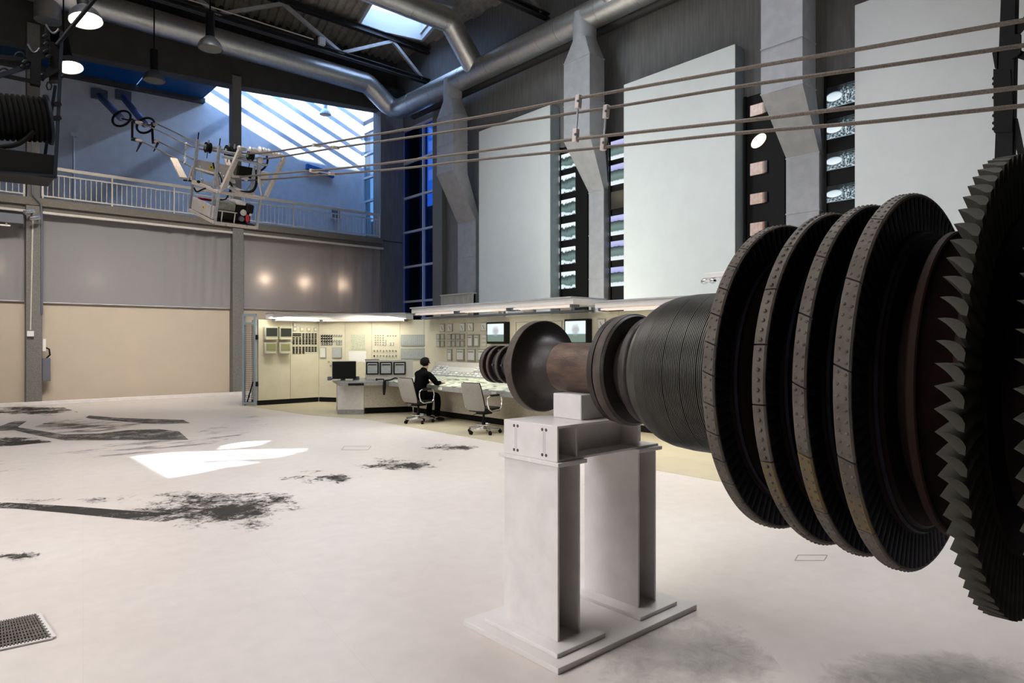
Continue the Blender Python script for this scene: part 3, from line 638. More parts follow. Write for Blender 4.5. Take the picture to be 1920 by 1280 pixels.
railing(-0.5, 1.92, 'gallery railing section at the left picture edge, left of the conduit column', 1)
railing(2.28, 7.05, 'gallery railing section between the two columns, behind the cable cart', 2)
railing(7.45, 12.30, 'gallery railing section in front of the sunlit wall and glazed door', 3)
# ---- things on the left wall and gallery
def conduit(name, pts, r, label, m='rail', cat='conduit', boxes=()):
    t = thing(name, label, cat, pts[0]); MB().tube(pts, r, 8).build('pipe', M[m], t)
    for lo, hi, nm, mm in boxes: MB().box(lo,hi).build(nm, M[mm], t)
    return t
conduit('conduit', [(2.06,20.96,6.9),(2.06,20.96,5.45),(2.13,20.96,5.35),(2.24,20.95,5.22),(2.26,20.95,4.9),(2.26,20.95,2.35)], 0.025, 'thin dark conduit running down the right edge of the left column', 'grey_box')
conduit('conduit', [(2.07,20.95,4.75),(2.02,20.95,1.95)], 0.018, 'thin pale conduit on the left column ending in a switch box', 'rail', boxes=[((1.95,20.91,1.78),(2.09,20.98,1.92),'switch_box','canopy')])
t = thing('electrical_box','dark grey electrical box low on the right side of the left column','electrical box',(2.33,21.0,0.9))
MB().box((2.275,20.98,0.62),(2.45,21.12,1.22)).build('casing', M['grey_box'], t, bevel=0.01); MB().box((2.28,20.96,1.40),(2.35,21.04,1.72)).build('socket', M['canopy'], t); MB().tube([(2.33,21.0,1.5),(2.42,20.98,1.45),(2.44,21.0,1.3),(2.36,21.05,1.2)],0.02,8).build('lead', M['black'], t)
for px, py, lb in ((57,397,'upper small silver spotlight clamped on the left column'),(68,409,'lower small silver spotlight clamped on the left column')):
    p = on_y(px,py,20.75); t = thing('spotlight', lb, 'spotlight', p, 'small spotlights on the left column')
    MB().tube([p+Vector((-0.13,-0.05,-0.04)),p+Vector((0.08,0.02,0.03))],0.05,12,radii=[0.062,0.045]).build('can', M['chrome'], t); MB().bar(p,p+Vector((0.06,0.23,0)),0.03).build('bracket', M['black_metal'], t)
    MB().sphere(p+Vector((-0.12,-0.05,-0.04)),0.045).build('bulb', M['lamp_glass'], t)
t = thing('tube_light','long grey strip light under the gallery at the left picture edge','strip light',(1.2,21.0,4.7))
MB().box((-1.2,20.75,4.62),(1.86,21.15,4.86)).build('housing', M['grey_box'], t, bevel=0.01); MB().tube([(-1.1,20.85,4.56),(1.6,20.85,4.56)],0.02,8).build('tube', M['tube_on'], t)
for x in (-1.0,1.5): MB().box((x,20.82,4.55),(x+0.04,20.88,4.63)).build('holder', M['canopy'], t)
p = on_y(138,252,24.2); conduit('conduit', [p,(p.x,24.22,5.4)], 0.03, 'white conduit on the shaded gallery wall with a small cap', 'rail', boxes=[((p.x-0.08,24.15,p.z-0.06),(p.x+0.08,24.29,p.z+0.05),'cap','lamp_white')])
p = on_y(630,402,24.2); t = thing('socket_box','small dark box on the gallery wall behind the railing','wall box',p)
MB().box((p.x-0.14,24.14,p.z-0.18),(p.x+0.14,24.3,p.z+0.22)).build('casing', M['grey_box'], t, bevel=0.01); MB().box((p.x-0.2,24.08,p.z-0.2),(p.x+0.2,24.3,p.z-0.16)).build('shelf', M['rail'], t)
p = on_y(603,322,24.2); t = thing('wall_bracket','blue angled strip fixed on the gallery wall behind the cables','bracket',p)
MB().hexa([(p.x-0.62,24.12,p.z+0.0),(p.x+0.50,24.12,p.z-0.16),(p.x+0.50,24.29,p.z-0.16),(p.x-0.62,24.29,p.z+0.0),(p.x-0.62,24.12,p.z+0.2),(p.x+0.50,24.12,p.z+0.05),(p.x+0.50,24.29,p.z+0.05),(p.x-0.62,24.29,p.z+0.2)]).build('plate', M['blue_sign'], t, bevel=0.01)
for k in (-0.4,0.3): MB().sphere((p.x+k,24.11,p.z+0.08-0.13*(k+0.4)),0.025).build('bolt', M['grey_box'], t)
# ================================================================== TURBINE ROTOR (axis along Y)
AX, AZ = 2.96, 1.493
rotor = thing('turbine_rotor','huge dark rusty steam turbine rotor with shrouded blade rings on a white stand','turbine rotor',(AX,2.7,AZ))
YA = (0,1,0); O = (AX,0,AZ)
def lat(name, prof, m, n=72, parent=rotor, **k): return MB().lathe(prof, O, YA, n).build(name, M[m], parent, **k)
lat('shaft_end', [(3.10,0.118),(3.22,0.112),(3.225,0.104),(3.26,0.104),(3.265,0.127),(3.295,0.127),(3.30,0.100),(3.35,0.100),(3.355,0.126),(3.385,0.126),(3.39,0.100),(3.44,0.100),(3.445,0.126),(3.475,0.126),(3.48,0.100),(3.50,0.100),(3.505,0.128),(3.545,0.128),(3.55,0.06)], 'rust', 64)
for y_ in (3.279,3.370,3.460,3.522): lat('polished_ring', [(y_-0.011,0.120),(y_-0.010,0.1285),(y_+0.010,0.1285),(y_+0.011,0.120)], 'rust_lit', 64)
se = MB()
for k in range(6):
    a = 2*math.pi*k/6; c, s = math.cos(a), math.sin(a)
    for y in (3.33,3.42): se.lathe([(0,0.008),(0.018,0.008)], (AX+0.098*c,y,AZ+0.098*s),(c,0,s),10)
se.build('shaft_bolts', M['rust_lit'], rotor)
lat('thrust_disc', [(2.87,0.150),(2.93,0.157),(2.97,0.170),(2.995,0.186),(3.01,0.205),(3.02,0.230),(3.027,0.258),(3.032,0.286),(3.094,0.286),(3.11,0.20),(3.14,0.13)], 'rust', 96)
lat('disc_rim', [(3.031,0.280),(3.032,0.288),(3.037,0.291),(3.090,0.291),(3.096,0.286),(3.097,0.278)], 'rust_lit', 96)
lat('shaft', [(2.40,0.149),(2.875,0.149)], 'rust_shaft', 80)
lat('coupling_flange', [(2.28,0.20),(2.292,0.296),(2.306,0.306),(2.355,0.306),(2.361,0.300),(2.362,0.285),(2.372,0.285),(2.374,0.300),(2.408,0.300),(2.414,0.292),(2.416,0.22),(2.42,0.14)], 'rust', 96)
lat('flange_rim', [(2.303,0.298),(2.306,0.308),(2.311,0.311),(2.353,0.311),(2.358,0.308),(2.359,0.298)], 'rust_lit', 96)
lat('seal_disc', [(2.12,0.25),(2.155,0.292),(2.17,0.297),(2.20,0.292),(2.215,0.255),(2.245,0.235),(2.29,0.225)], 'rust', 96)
# grooved labyrinth drum
def R_drum(y):
    pts = [(1.40,0.392),(1.70,0.398),(1.88,0.397),(1.97,0.390),(2.03,0.374),(2.08,0.348),(2.12,0.315),(2.15,0.28)]
    for (a,ra),(b,rb) in zip(pts[:-1],pts[1:]):
        if y <= b: return ra+(rb-ra)*(y-a)/(b-a)
    return 0.27
pr = []; y = 1.42; i = 0
while y < 2.135:
    dp = 0.0045; wide = i in (26,35,45)
    if wide: dp = 0.012
    st = 0.0093; r = R_drum(y); pr += [(y,r),(y+st*0.55,r),(y+st*0.6,r-dp),(y+st*(1.15 if wide else 0.95),r-dp)]; y += st*(1.2 if wide else 1.0); i += 1
lat('grooved_drum', pr, 'drum', 120)
lat('rotor_body', [(0.0,0.45),(0.60,0.46),(0.70,0.49),(1.0,0.43),(1.2,0.40),(1.40,0.36),(1.5,0.30)], 'rust_core', 72)
lat('collar_web', [(0.62,0.44),(0.735,0.54),(0.74,0.55),(0.78,0.55),(0.80,0.45)], 'rust_core', 96)
lat('rust_collar', [(0.742,0.545),(0.743,0.568),(0.748,0.5735),(0.768,0.5735),(0.774,0.568),(0.775,0.545)], 'red_collar', 96)
def aerofoil(chord, thick, n=7, camber=0.2):
    top = []; bot = []
    for i in range(n+1):
        u = i/n; th = thick*(2.2*math.sqrt(u)*(1-u))*0.9+0.0006; cam = camber*chord*4*u*(1-u)
        top.append((chord*(u-0.5),cam+th)); bot.append((chord*(u-0.5),cam-th))
    return top+bot[::-1][1:-1]
def blade_mesh(name, r0, r1, chord, thick, a0, a1, m, nseg=3, c1=None, lean=0.0, camber=0.2, taper=0.35):
    """one blade standing at angle 0 (towards -X), radial; chord turned by a0 at the root to a1 at the tip"""
    b = MB(); vs = []; fs = []; K = None
    for j in range(nseg+1):
        t = j/nseg; r = r0+(r1-r0)*t; ang = math.radians(a0+(a1-a0)*t); ch = chord+((c1 or chord)-chord)*t
        pts = aerofoil(ch, thick*(1-taper*t), camber=camber); K = len(pts)
        for (u,v) in pts:
            yy = u*math.cos(ang)-v*math.sin(ang); zz = u*math.sin(ang)+v*math.cos(ang)+lean*t
            vs.append((-r,yy,zz))
    for j in range(nseg):
        for k in range(K):
            a = j*K+k; c = j*K+(k+1)%K; fs.append((a,c,c+K,a+K))
    fs.append(tuple(range(K-1,-1,-1))); fs.append(tuple(nseg*K+k for k in range(K)))
    b.add(vs,fs); o = b.build(name, m, None, local=True); return o
def blade_ring(parent, proto, n, Y, phase=0.0, amax=None):
    """copies of one blade round the axis, children of the disc"""
    first = True
    for k in range(n):
        a = 2*math.pi*k/n+phase
        if first: c = proto; first = False
        else: c = proto.copy(); COL.objects.link(c)
        c.parent = parent; c.rotation_euler = (0,a,0); c.location = Vector((AX,Y,AZ))-Vector((AX,2.7,AZ))-parent.location
def seg_arc(r0, r1, y0, y1, a0, a1, n=10, skew=0.0, ch=0.006):
    """a piece of shroud ring, ends skewed, edges eased"""
    b = MB(); vs = []; fs = []
    sec = [(y0,r0),(y1,r0),(y1,r1-ch),(y1-ch,r1),(y0+ch,r1),(y0,r1-ch)]
    for i in range(n+1):
        for (y,r) in sec:
            a = a0+(a1-a0)*i/n+skew*((y-y0)/(y1-y0)-0.5); vs.append((AX-r*math.cos(a),y,AZ+r*math.sin(a)))
    K = len(sec)
    for i in range(n):
        for k in range(K):
            a = i*K+k; c = i*K+(k+1)%K; fs.append((a,c,c+K,a+K))
    fs.append(tuple(range(K-1,-1,-1))); fs.append(tuple(n*K+k for k in range(K)))
    return b.add(vs,fs)
def shroud_row(Y0, Y1, R, rh, nblade, arcs, label, ph, two=True, skew=0.03, rivr=0.0062):
    """hub disc > blades and riveted shroud pieces.  Y0 near edge, Y1 far edge"""
    hub = MB().lathe([(Y0-0.05,0.42),(Y0-0.035,rh-0.035),(Y0-0.02,rh-0.02),(Y0-0.012,rh),(Y1+0.012,rh),(Y1+0.02,rh-0.02),(Y1+0.05,0.40)], O, YA, 96).build('blade_disc', M['rust_core'], rotor)
    hub['label'] = label
    lo = MB().lathe([(Y0-0.022,rh-0.022),(Y0-0.026,rh-0.010),(Y0-0.016,rh-0.004)], O, YA, 96, cap=False).build('root_band', M['rust_blade'], hub)
    bl = blade_mesh('blade', rh-0.005, R-0.014, (Y1-Y0)*1.62, 0.007, 62, 52, M['rust_blade'], 2)
    MB().lathe([(Y0+0.003,R-0.020),(Y0+0.003,R-0.013),(Y1-0.003,R-0.013),(Y1-0.003,R-0.020)], O, YA, 96, cap=False).build('tip_band', M['rust_blade'], hub)
    ym = (Y0+Y1)/2; MB().lathe([(ym-0.002,rh-0.02),(ym-0.002,R-0.015),(ym+0.002,R-0.015),(ym+0.002,rh-0.02)], O, YA, 96, cap=False).build('gap_backing', M['rust_blade'], hub)  # unseen backing disc added so no light shows between the blades
    blade_ring(hub, bl, nblade, (Y0+Y1)/2)
    gap = 0.0045
    tot = sum(arcs); a = math.radians(ph)
    for w in arcs:
        da = 2*math.pi*w/tot
        s = seg_arc(R-0.014, R, Y0, Y1, a+gap, a+da-gap, max(4,int(da/0.07)), skew)
        mid = (math.degrees(a+da/2)+180)%360-180
        so = s.build('shroud_segment', M['rust_ochre'] if (nblade > 84 and -46 < mid < -28) else M['rust_rim'], hub)
        rv = MB(); nr = max(2,int(round(da*R/(0.040 if two else 0.034))))
        for i in range(nr):
            aa = a+da*(i+0.5)/nr
            for f, dz in (((0.28,-0.006),(0.72,0.008)) if two else ((0.5,0),)):
                q = aa+dz; c, sn = -math.cos(q), math.sin(q); y = Y0+(Y1-Y0)*f
                p = Vector((AX+R*c,y,AZ+R*sn)); d = Vector((c,0,sn))
                if two: rv.lathe([(-0.002,rivr),(0.0015,rivr*0.9),(0.0032,rivr*0.5),(0.0036,0.001)], p, d, 8, cap=False)
                else: rv.lathe([(-0.002,rivr*1.35),(0.003,rivr*1.25),(0.006,rivr*0.8),(0.0065,0.001)], p, d, 8, cap=False)
        r_ = rv.build('rivet_row', M['rust_rim'], hub); r_['kind'] = 'stuff'
        a += da
    return hub
shroud_row(1.405, 1.459, 0.681, 0.565, 84, [1]*36, 'blade ring with short riveted shroud plates', 2.8)
shroud_row(1.187, 1.238, 0.703, 0.590, 88, [1]*20, 'blade ring with one row of large rivets', -6, two=False, skew=0.0)
shroud_row(1.033, 1.082, 0.714, 0.595, 88, [1]*18, 'blade ring with skewed shroud plates', 0.5, skew=0.032)
shroud_row(0.879, 0.936, 0.734, 0.590, 92, [1]*15, 'widest blade ring with the longest shroud plates', 5.6, skew=0.036)
# free standing blades of the last stages
def free_row(Y, rh, rt, n, chord, label, w):
    hub = MB().lathe([(Y-w,0.30),(Y-w*0.9,rh-0.03),(Y-w*0.8,rh),(Y+w*0.8,rh),(Y+w*0.9,rh-0.03),(Y+w,0.30)], O, YA, 96).build('blade_disc', M['rust_core'], rotor)
    hub['label'] = label
    bl = blade_mesh('blade', rh-0.01, rt, chord*0.9, 0.020, 75, 40, M['tip_blade'], 5, chord, camber=0.16, taper=0.0)
    blade_ring(hub, bl, n, Y)
free_row(0.585, 0.60, 0.812, 78, 0.094, 'first ring of free standing blades with hooked tips', 0.05)
free_row(0.385, 0.60, 0.865, 70, 0.11, 'last ring of free standing blades at the right picture edge', 0.06)
# ================================================================== STAND
st = thing('rotor_stand','white painted steel stand of two columns and a bolted cross beam carrying the rotor','stand',(2.95,2.69,0))
def plate(lo, hi, nm, m='white_paint', bv=0.003, par=st): return MB().box(lo,hi).build(nm, M[m], par, bevel=bv)
plate((2.345,2.31,0.0),(3.56,3.085,0.032),'base_plate','worn_white')
def hcol(x0, x1, y0, y1, z0, z1, nm):
    b = MB(); f = 0.014; b.box((x0,y0,z0),(x0+f,y1,z1)); b.box((x1-f,y0,z0),(x1,y1,z1)); ym = (y0+y1)/2
    b.box((x0+f,ym-0.006,z0),(x1-f,ym+0.006,z1)); return b.build(nm, M['white_paint'], st, bevel=0.002)
for x0, px0, px1, lb in ((2.515,2.415,2.79,'near'),(3.20,3.10,3.46,'far')):
    plate((px0,2.385,0.032),(px1,2.975,0.055),'foot_plate')
    hcol(x0,x0+0.175,2.48,2.915,0.055,0.985,'column')
    plate((x0-0.022,2.455,0.985),(x0+0.205,2.94,1.007),'cap_plate')
# cross beam: I-section along X with an end plate and stiffeners
b = MB(); bx0, bx1, by0, by1, bz0, bz1 = 2.525, 3.40, 2.48, 2.915, 1.007, 1.20
b.box((bx0,by0,bz0),(bx1,by1,bz0+0.014)); b.box((bx0,by0,bz1-0.014),(bx1,by1,bz1))
b.box((bx0,by0+0.135,bz0+0.014),(bx1,by0+0.147,bz1-0.014)); b.box((bx0,by1-0.147,bz0+0.014),(bx1,by1-0.135,bz1-0.014)); b.build('cross_beam', M['white_paint'], st, bevel=0.002)
plate((2.512,by0,bz0),(2.525,by1,bz1),'end_plate')
for x in (2.66,3.20): 
    for ya, yb in ((by0+0.004,by0+0.135),(by1-0.135,by1-0.004)): MB().box((x,ya,bz0+0.014),(x+0.012,yb,bz1-0.014)).build('stiffener', M['white_paint'], st)
# the bolt holes seen as dark bare-metal discs, grooves between them
for y in (2.565,2.595,2.795,2.825):
    for z in (1.035,1.172):
        MB().lathe([(0,0.009),(0.0015,0.009)], (2.5112,y,z), (1,0,0), 14).build('bolt_hole', M['hole_edge'], st)
gv = MB()
for y in (2.574,2.586,2.804,2.816): gv.box((2.5113,y-0.0012,1.045),(2.5125,y+0.0012,1.162))
gv.build('weld_line', M['panel_edge'], st)
for y,z in ((by0-0.001,1.17),(by0-0.001,1.04)): MB().lathe([(0,0.008),(0.002,0.008)], (2.575,2.6135,z), (0,-1,0), 12).build('bolt_hole', M['hole_edge'], st)
bl = plate((2.80,2.575,1.20),(3.12,2.80,1.345),'saddle_block', bv=0.006)
# ================================================================== CONTROL CABINETS (three runs) and their instruments
ZUP = (0,0,1)
Q0, Q1, Q2, Q3 = Vector((6.42,17.12,0)), Vector((8.06,17.1,0)), Vector((9.75,14.5,0)), Vector((9.75,4.2,0))
SEG = [Frame(Q0, Q1-Q0, ZUP, (-1,-1,0)), Frame(Q1, Q2-Q1, ZUP, (-1,-1,0)), Frame(Q2, Q3-Q2, ZUP, (-1,0,0))]
LEN = [(Q1-Q0).length, (Q2-Q1).length, (Q3-Q2).length]
def z1(x, y): return 440+x/6.4, 560+y/6.4
def z2(x, y): return 680+x/6.4, 560+y/6.4
def z4(x, y): return 880+x/4.0, 560+y/4.0
class Cab:
    def __init__(s, F, u0, u1, label, m='cream', group='control room cabinets', dp=0.5):
        s.F = F; s.t = thing('control_cabinet', label, 'control cabinet', F.pt((u0+u1)/2,0,0), group)
        b = MB(); b.fbox(F,u0+0.003,u1-0.003,0.13,2.22,-dp,0.0); b.build('casing', M[m], s.t, bevel=0.004)
        b = MB(); b.fbox(F,u0+0.003,u1-0.003,0.0,0.13,-dp,-0.02); b.build('plinth', M['black'], s.t)
    def rect(s, a, b):
        (u0,v1), (u1,v0) = s.F.uv(*a), s.F.uv(*b); return u0, u1, v0, v1
    def inst(s, name, a, b, frame, face, d=0.03, bw=0.016, fd=0.004):
        u0,u1,v0,v1 = s.rect(a,b)
        o = MB().fbox(s.F,u0,u1,v0,v1,0,d).build(name, M[frame], s.t)
        MB().fbox(s.F,u0+bw,u1-bw,v0+bw,v1-bw,d-0.002,d+fd).build('face', M[face], o); return o, (u0,u1,v0,v1)
    def flat(s, name, a, b, m, d=0.006):
        u0,u1,v0,v1 = s.rect(a,b); return MB().fbox(s.F,u0,u1,v0,v1,0,d).build(name, M[m], s.t)
def cut(F, px): return F.uv(px, 640)[0]
A, B_, C_ = SEG
# run 1
c = Cab(A, 0, cut(A,544.5), 'cream cabinet at the left end carrying four small monitors')
for (x0,y0,x1,y1,a,b,q,r,mm) in ((340,335,500,490,358,350,490,450,'screen_off'),(518,335,672,490,532,355,657,452,'screen_off'),(340,525,480,655,365,537,473,615,'screen_olive'),(517,525,655,655,537,539,640,618,'screen_olive')):
    u0,u1,v0,v1 = c.rect(z1(x0,y0),z1(x1,y1))
    o = MB().fbox(A,u0,u1,v0,v1,0,0.12).build('monitor', M['bezel_cream'], c.t, bevel=0.012)
    s0,s1,t0,t1 = c.rect(z1(a,b),z1(q,r)); 
    fr = MB().fbox(A,s0-0.02,s1+0.02,t0-0.02,t1+0.02,0.11,0.128).build('surround', M['bezel'], o)
    MB().fbox(A,s0,s1,t0,t1,0.12,0.134).build('screen', M[mm], o, bevel=0.006)
    MB().fbox(A,u0+0.02,u1-0.02,v0+0.005,v0+0.05,0.11,0.15).build('control_strip', M['bezel_cream'], o)
c = Cab(A, cut(A,544.5), LEN[0], 'cream cabinet with dense black switch blocks beside the four monitors')
for a in ((700,285,740,335),(700,340,740,385),(783,342,823,388),(865,345,905,388),(947,347,985,390)): c.inst('gauge', z1(a[0],a[1]), z1(a[2],a[3]), 'bezel_cream', 'gauge')
for x in (695,733,772,812,850,885,922,958):
    for y in (415,438,461,486,508,530): 
        if x < 800 and y < 450: continue
        c.flat('switch', z1(x,y), z1(x+23,y+15), 'black', 0.02)
    for y in (575,597,619,641):
        if (x > 860 and y > 630) or (x==850 and y>630): continue
        c.flat('switch', z1(x,y), z1(x+23,y+14), 'black', 0.02)
for y in (413,434): c.flat('label_strip', z1(695,y), z1(797,y+15), 'black', 0.015)
# run 2
c = Cab(B_, 0, cut(B_,647), 'cream cabinet with black and white indicator rows in the corner of the run')
for x in (1038,1066,1094,1122,1152,1180,1210,1240,1268):
    for y in (430,460,492,518,540):
        if x > 1160 and y in (460,): continue
        if x in (1180,) and y > 500: continue
        o = c.flat('indicator', z1(x,y), z1(x+20,y+ (26 if y<500 else 14)), 'black' if x<1175 else 'bezel', 0.02)
        u0,u1,v0,v1 = c.rect(z1(x+3,y+2),z1(x+16,y+9)); MB().fbox(B_,u0,u1,v0,v1,0.018,0.026).build('lens', M['gauge'], o)
c.inst('recorder', z1(1027,583), z1(1100,708), 'bezel', 'gauge'); c.inst('grid_panel', z1(1175,583), z1(1287,710), 'bezel', 'chart')
for x,y in ((1132,755),(1178,755),(1154,800)): c.flat('knob', z1(x-7,y-9), z1(x+7,y+9), 'bezel', 0.03)
c = Cab(B_, cut(B_,647), cut(B_,697), 'cream cabinet with a green diagram and a white sheet of paper')
c.flat('diagram', z1(1398,430), z1(1562,612), 'map'); c.flat('paper_sheet', z1(1370,628), z1(1580,760), 'paper')
c = Cab(B_, cut(B_,697), cut(B_,750), 'cream cabinet with small indicator dots and two rows of toggles')
for x in (153,183,213,245):
    for y in (440,468,496,524,552): c.flat('lamp', z2(x-6,y-5), z2(x+6,y+6), 'bezel', 0.02)
for x in (300,332,365,397): c.flat('lamp', z2(x-6,437), z2(x+6,452), 'bezel', 0.02)
for a in ((262,495,282,528),(262,530,282,560),(323,525,340,560),(355,525,373,560)): c.inst('window_lamp', z2(a[0],a[1]), z2(a[2],a[3]), 'bezel', 'gauge', 0.02, 0.008)
for i,x in enumerate((142,179,216,253,290,326,363,400)):
    c.flat('toggle', z2(x-5,614), z2(x+5,634), 'bezel', 0.035); c.flat('toggle', z2(x-5,676), z2(x+5,696), 'black' if i==0 else 'bezel', 0.035)
c = Cab(B_, cut(B_,750), LEN[1], 'cream cabinet with two wide grey strip panels one above the other', dp=0.08)
for y0,y1 in ((432,567),(595,727)):
    o,(u0,u1,v0,v1) = c.inst('strip_panel', z2(462,y0), z2(762,y1), 'bezel', 'chart', 0.02, 0.02)
    ln = MB()
    for i in range(1,12): u = u0+(u1-u0)*i/12; ln.fbox(B_,u-0.003,u+0.003,v0+0.03,v1-0.03,0.02,0.026)
    ln.build('grid_lines', M['bezel'], o)
# run 3
seams = [0, cut(C_,875), cut(C_,916), cut(C_,961.5), cut(C_,1063), cut(C_,1160), cut(C_,1290), LEN[2]]
labs = ['cream cabinet with two small gauges over clusters of square meters','cream cabinet with two gauges above paired tall recorders','cream cabinet with a lit television left of the rotor disc','cream cabinet with an outlined blank panel behind the rotor disc','cream cabinet with a lit television right of the rotor disc','cream cabinet behind the coupling flange of the rotor','last cream cabinet of the long run, behind the grooved drum']
cabs = [Cab(C_, seams[i], seams[i+1], labs[i], dp=0.08 if i == 0 else 0.5) for i in range(7)]
def gauge_needle(c, a, b):
    o,(u0,u1,v0,v1) = c.inst('gauge', a, b, 'bezel', 'gauge', 0.03, 0.012)
    cu, cv = (u0+u1)/2, (v0+v1)/2; w, h = u1-u0, v1-v0; n = MB()
    n.bar(c.F.pt(cu-0.12*w,cv+0.2*h,0.037), c.F.pt(cu+0.2*w,cv-0.3*h,0.037), 0.008, 0.004, up=c.F.n); n.build('needle', M['black'], o)
def at(px): return cabs[[i for i in range(7) if cut(C_,px) >= seams[i]][-1]]
for a in ((935,303,990,395),(1028,300,1085,393),(1175,292,1235,390),(1272,290,1335,388),(1430,287,1495,385)):
    p, q = z2(a[0],a[1]), z2(a[2],a[3]); gauge_needle(at((p[0]+q[0])/2), p, q)
for x0,x1 in ((893,937),(945,988),(1025,1070),(1080,1120),(1130,1175),(1185,1228)):
    for y0,y1 in ((422,490),(503,577)):
        p, q = z2(x0,y0), z2(x1,y1); at(p[0]).inst('meter', p, q, 'bezel', 'cream_grey', 0.03, 0.02)
for a in ((1270,428,1333,577),(1348,428,1410,577),(1028,603,1080,743),(1137,600,1228,743),(1270,600,1362,750),(1393,600,1490,750)):
    p, q = z2(a[0],a[1]), z2(a[2],a[3]); cc_ = at((p[0]+q[0])/2); o,(u0,u1,v0,v1) = cc_.inst('recorder', p, q, 'bezel', 'gauge', 0.04, 0.03)
    MB().fbox(C_,u0+0.045,u1-0.045,v1-0.085,v1-0.055,0.042,0.05).build('slot', M['bezel'], o)
for k in range(3):
    p, q = z2(1434,430+k*50), z2(1490,472+k*50); at(p[0]).inst('indicator', p, q, 'cream_grey', 'gauge', 0.02, 0.014)
def tv(p, q, c):
    u0,u1,v0,v1 = c.rect(p,q)
    o = MB().fbox(C_,u0,u1,v0,v1,0,0.16).build('television', M['black'], c.t, bevel=0.012)
    MB().fbox(C_,u0+0.035,u1-0.03,v0+0.05,v1-0.04,0.15,0.168).build('screen', M['tv'], o, bevel=0.02)
m, nt, b = newmat('television_picture'); L = nt.links
tc = nd(nt,'ShaderNodeTexCoord'); sp = nd(nt,'ShaderNodeSeparateXYZ'); L.new(tc.outputs['Generated'], sp.inputs[0])
nz = nd(nt,'ShaderNodeTexNoise'); nz.inputs['Scale'].default_value = 5; nz.inputs['Detail'].default_value = 5; L.new(tc.outputs['Generated'], nz.inputs['Vector'])
# pale sky above a grey green ground, a dim figure in the middle
r = nd(nt,'ShaderNodeValToRGB'); e = r.color_ramp.elements; e[0].position = 0.36; e[0].color = (0.17,0.24,0.20,1); e[1].position = 0.42; e[1].color = (0.85,0.95,1.0,1)
k1 = e.new(0.39); k1.color = (0.30,0.55,0.75,1); L.new(sp.outputs['Z'], r.inputs[0])
ya = nd(nt,'ShaderNodeMath', operation='SUBTRACT'); ya.inputs[1].default_value = 0.48; L.new(sp.outputs['Y'], ya.inputs[0])
yb = nd(nt,'ShaderNodeMath', operation='MULTIPLY'); L.new(ya.outputs[0], yb.inputs[0]); L.new(ya.outputs[0], yb.inputs[1])
za_ = nd(nt,'ShaderNodeMath', operation='SUBTRACT'); za_.inputs[1].default_value = 0.58; L.new(sp.outputs['Z'], za_.inputs[0])
zb_ = nd(nt,'ShaderNodeMath', operation='MULTIPLY'); L.new(za_.outputs[0], zb_.inputs[0]); L.new(za_.outputs[0], zb_.inputs[1])
sm_ = nd(nt,'ShaderNodeMath', operation='MULTIPLY_ADD'); sm_.inputs[1].default_value = 0.45; L.new(zb_.outputs[0], sm_.inputs[0]); L.new(yb.outputs[0], sm_.inputs[2])
nn = nd(nt,'ShaderNodeMath', operation='MULTIPLY_ADD'); nn.inputs[1].default_value = -0.05; L.new(nz.outputs[0], nn.inputs[0]); L.new(sm_.outputs[0], nn.inputs[2])
mk = nd(nt,'ShaderNodeMapRange'); mk.inputs[1].default_value = -0.015; mk.inputs[2].default_value = 0.02; mk.inputs[3].default_value = 0.75; mk.inputs[4].default_value = 0.0; L.new(nn.outputs[0], mk.inputs[0])
mx = nd(nt,'ShaderNodeMixRGB'); mx.inputs[2].default_value = (0.36,0.38,0.40,1); L.new(mk.outputs[0], mx.inputs[0]); L.new(r.outputs[0], mx.inputs[1])
b.inputs['Base Color'].default_value = (0.02,0.02,0.02,1); b.inputs['Roughness'].default_value = 0.25; L.new(mx.outputs[0], b.inputs['Emission Color']); b.inputs['Emission Strength'].default_value = 1.0; M['tv'] = m
tv(z2(1550,283), z2(1768,540), cabs[2]); tv(z4(752,155), z4(922,345), cabs[4])
u0,u1,v0,v1 = cabs[3].rect(z4(350,175), z4(697,300)); bo = MB()
for a in ((u0,u0+0.012,v0,v1),(u1-0.012,u1,v0,v1),(u0,u1,v1-0.012,v1),(u0,u1,v0,v0+0.012)): bo.fbox(C_,*a,0,0.01)
bo.build('panel_outline', M['bezel'], cabs[3].t)
gauge_needle(cabs[4], z4(968,152), z4(1025,225))
# ---- canopies with strip lights above the cabinets
def canopy(name, F, u0, u1, z0, z1_, d0, d1, label, tubes=2, m='canopy', fall=0.0):
    t = thing(name, label, 'light canopy', F.pt((u0+u1)/2,z0,d1), 'light canopies over the cabinets')
    MB().fbox(F,u0,u1,z0+0.03,z1_,d0,d1).build('housing', M[m], t, bevel=0.006)
    MB().fbox(F,u0,u1,z1_,z1_+0.03,d0,d1+0.05).build('cover_sheet', M['galv_dull'], t)
    n = max(1,int((u1-u0)/1.4))
    for i in range(n):
        a = u0+(u1-u0)*i/n+0.08; b_ = u0+(u1-u0)*(i+1)/n-0.08
        for k in range(tubes):
            w = d1-0.06-k*0.13; MB().tube([F.pt(a,z0+0.005,w),F.pt(b_,z0+0.005,w)],0.02,8).build('tube', M['tube_on'], t)
        for x in (a,b_): MB().fbox(F,x-0.02,x+0.02,z0-0.03,z0+0.035,d1-0.24,d1-0.02).build('holder', M['grey_box'], t)
    return t
canopy('light_canopy', A, 0.22, LEN[0]-0.05, 2.20, 2.36, -0.1, 0.42, 'white strip light canopy over the two cabinets at the left end')
canopy('light_canopy', B_, 0.22, LEN[1]-0.35, 2.20, 2.36, -0.1, 0.36, 'white strip light canopy over the slanting run of cabinets')
fe = Frame((8.82,13.66,0),(0,-1,0),ZUP,(-1,0,0))
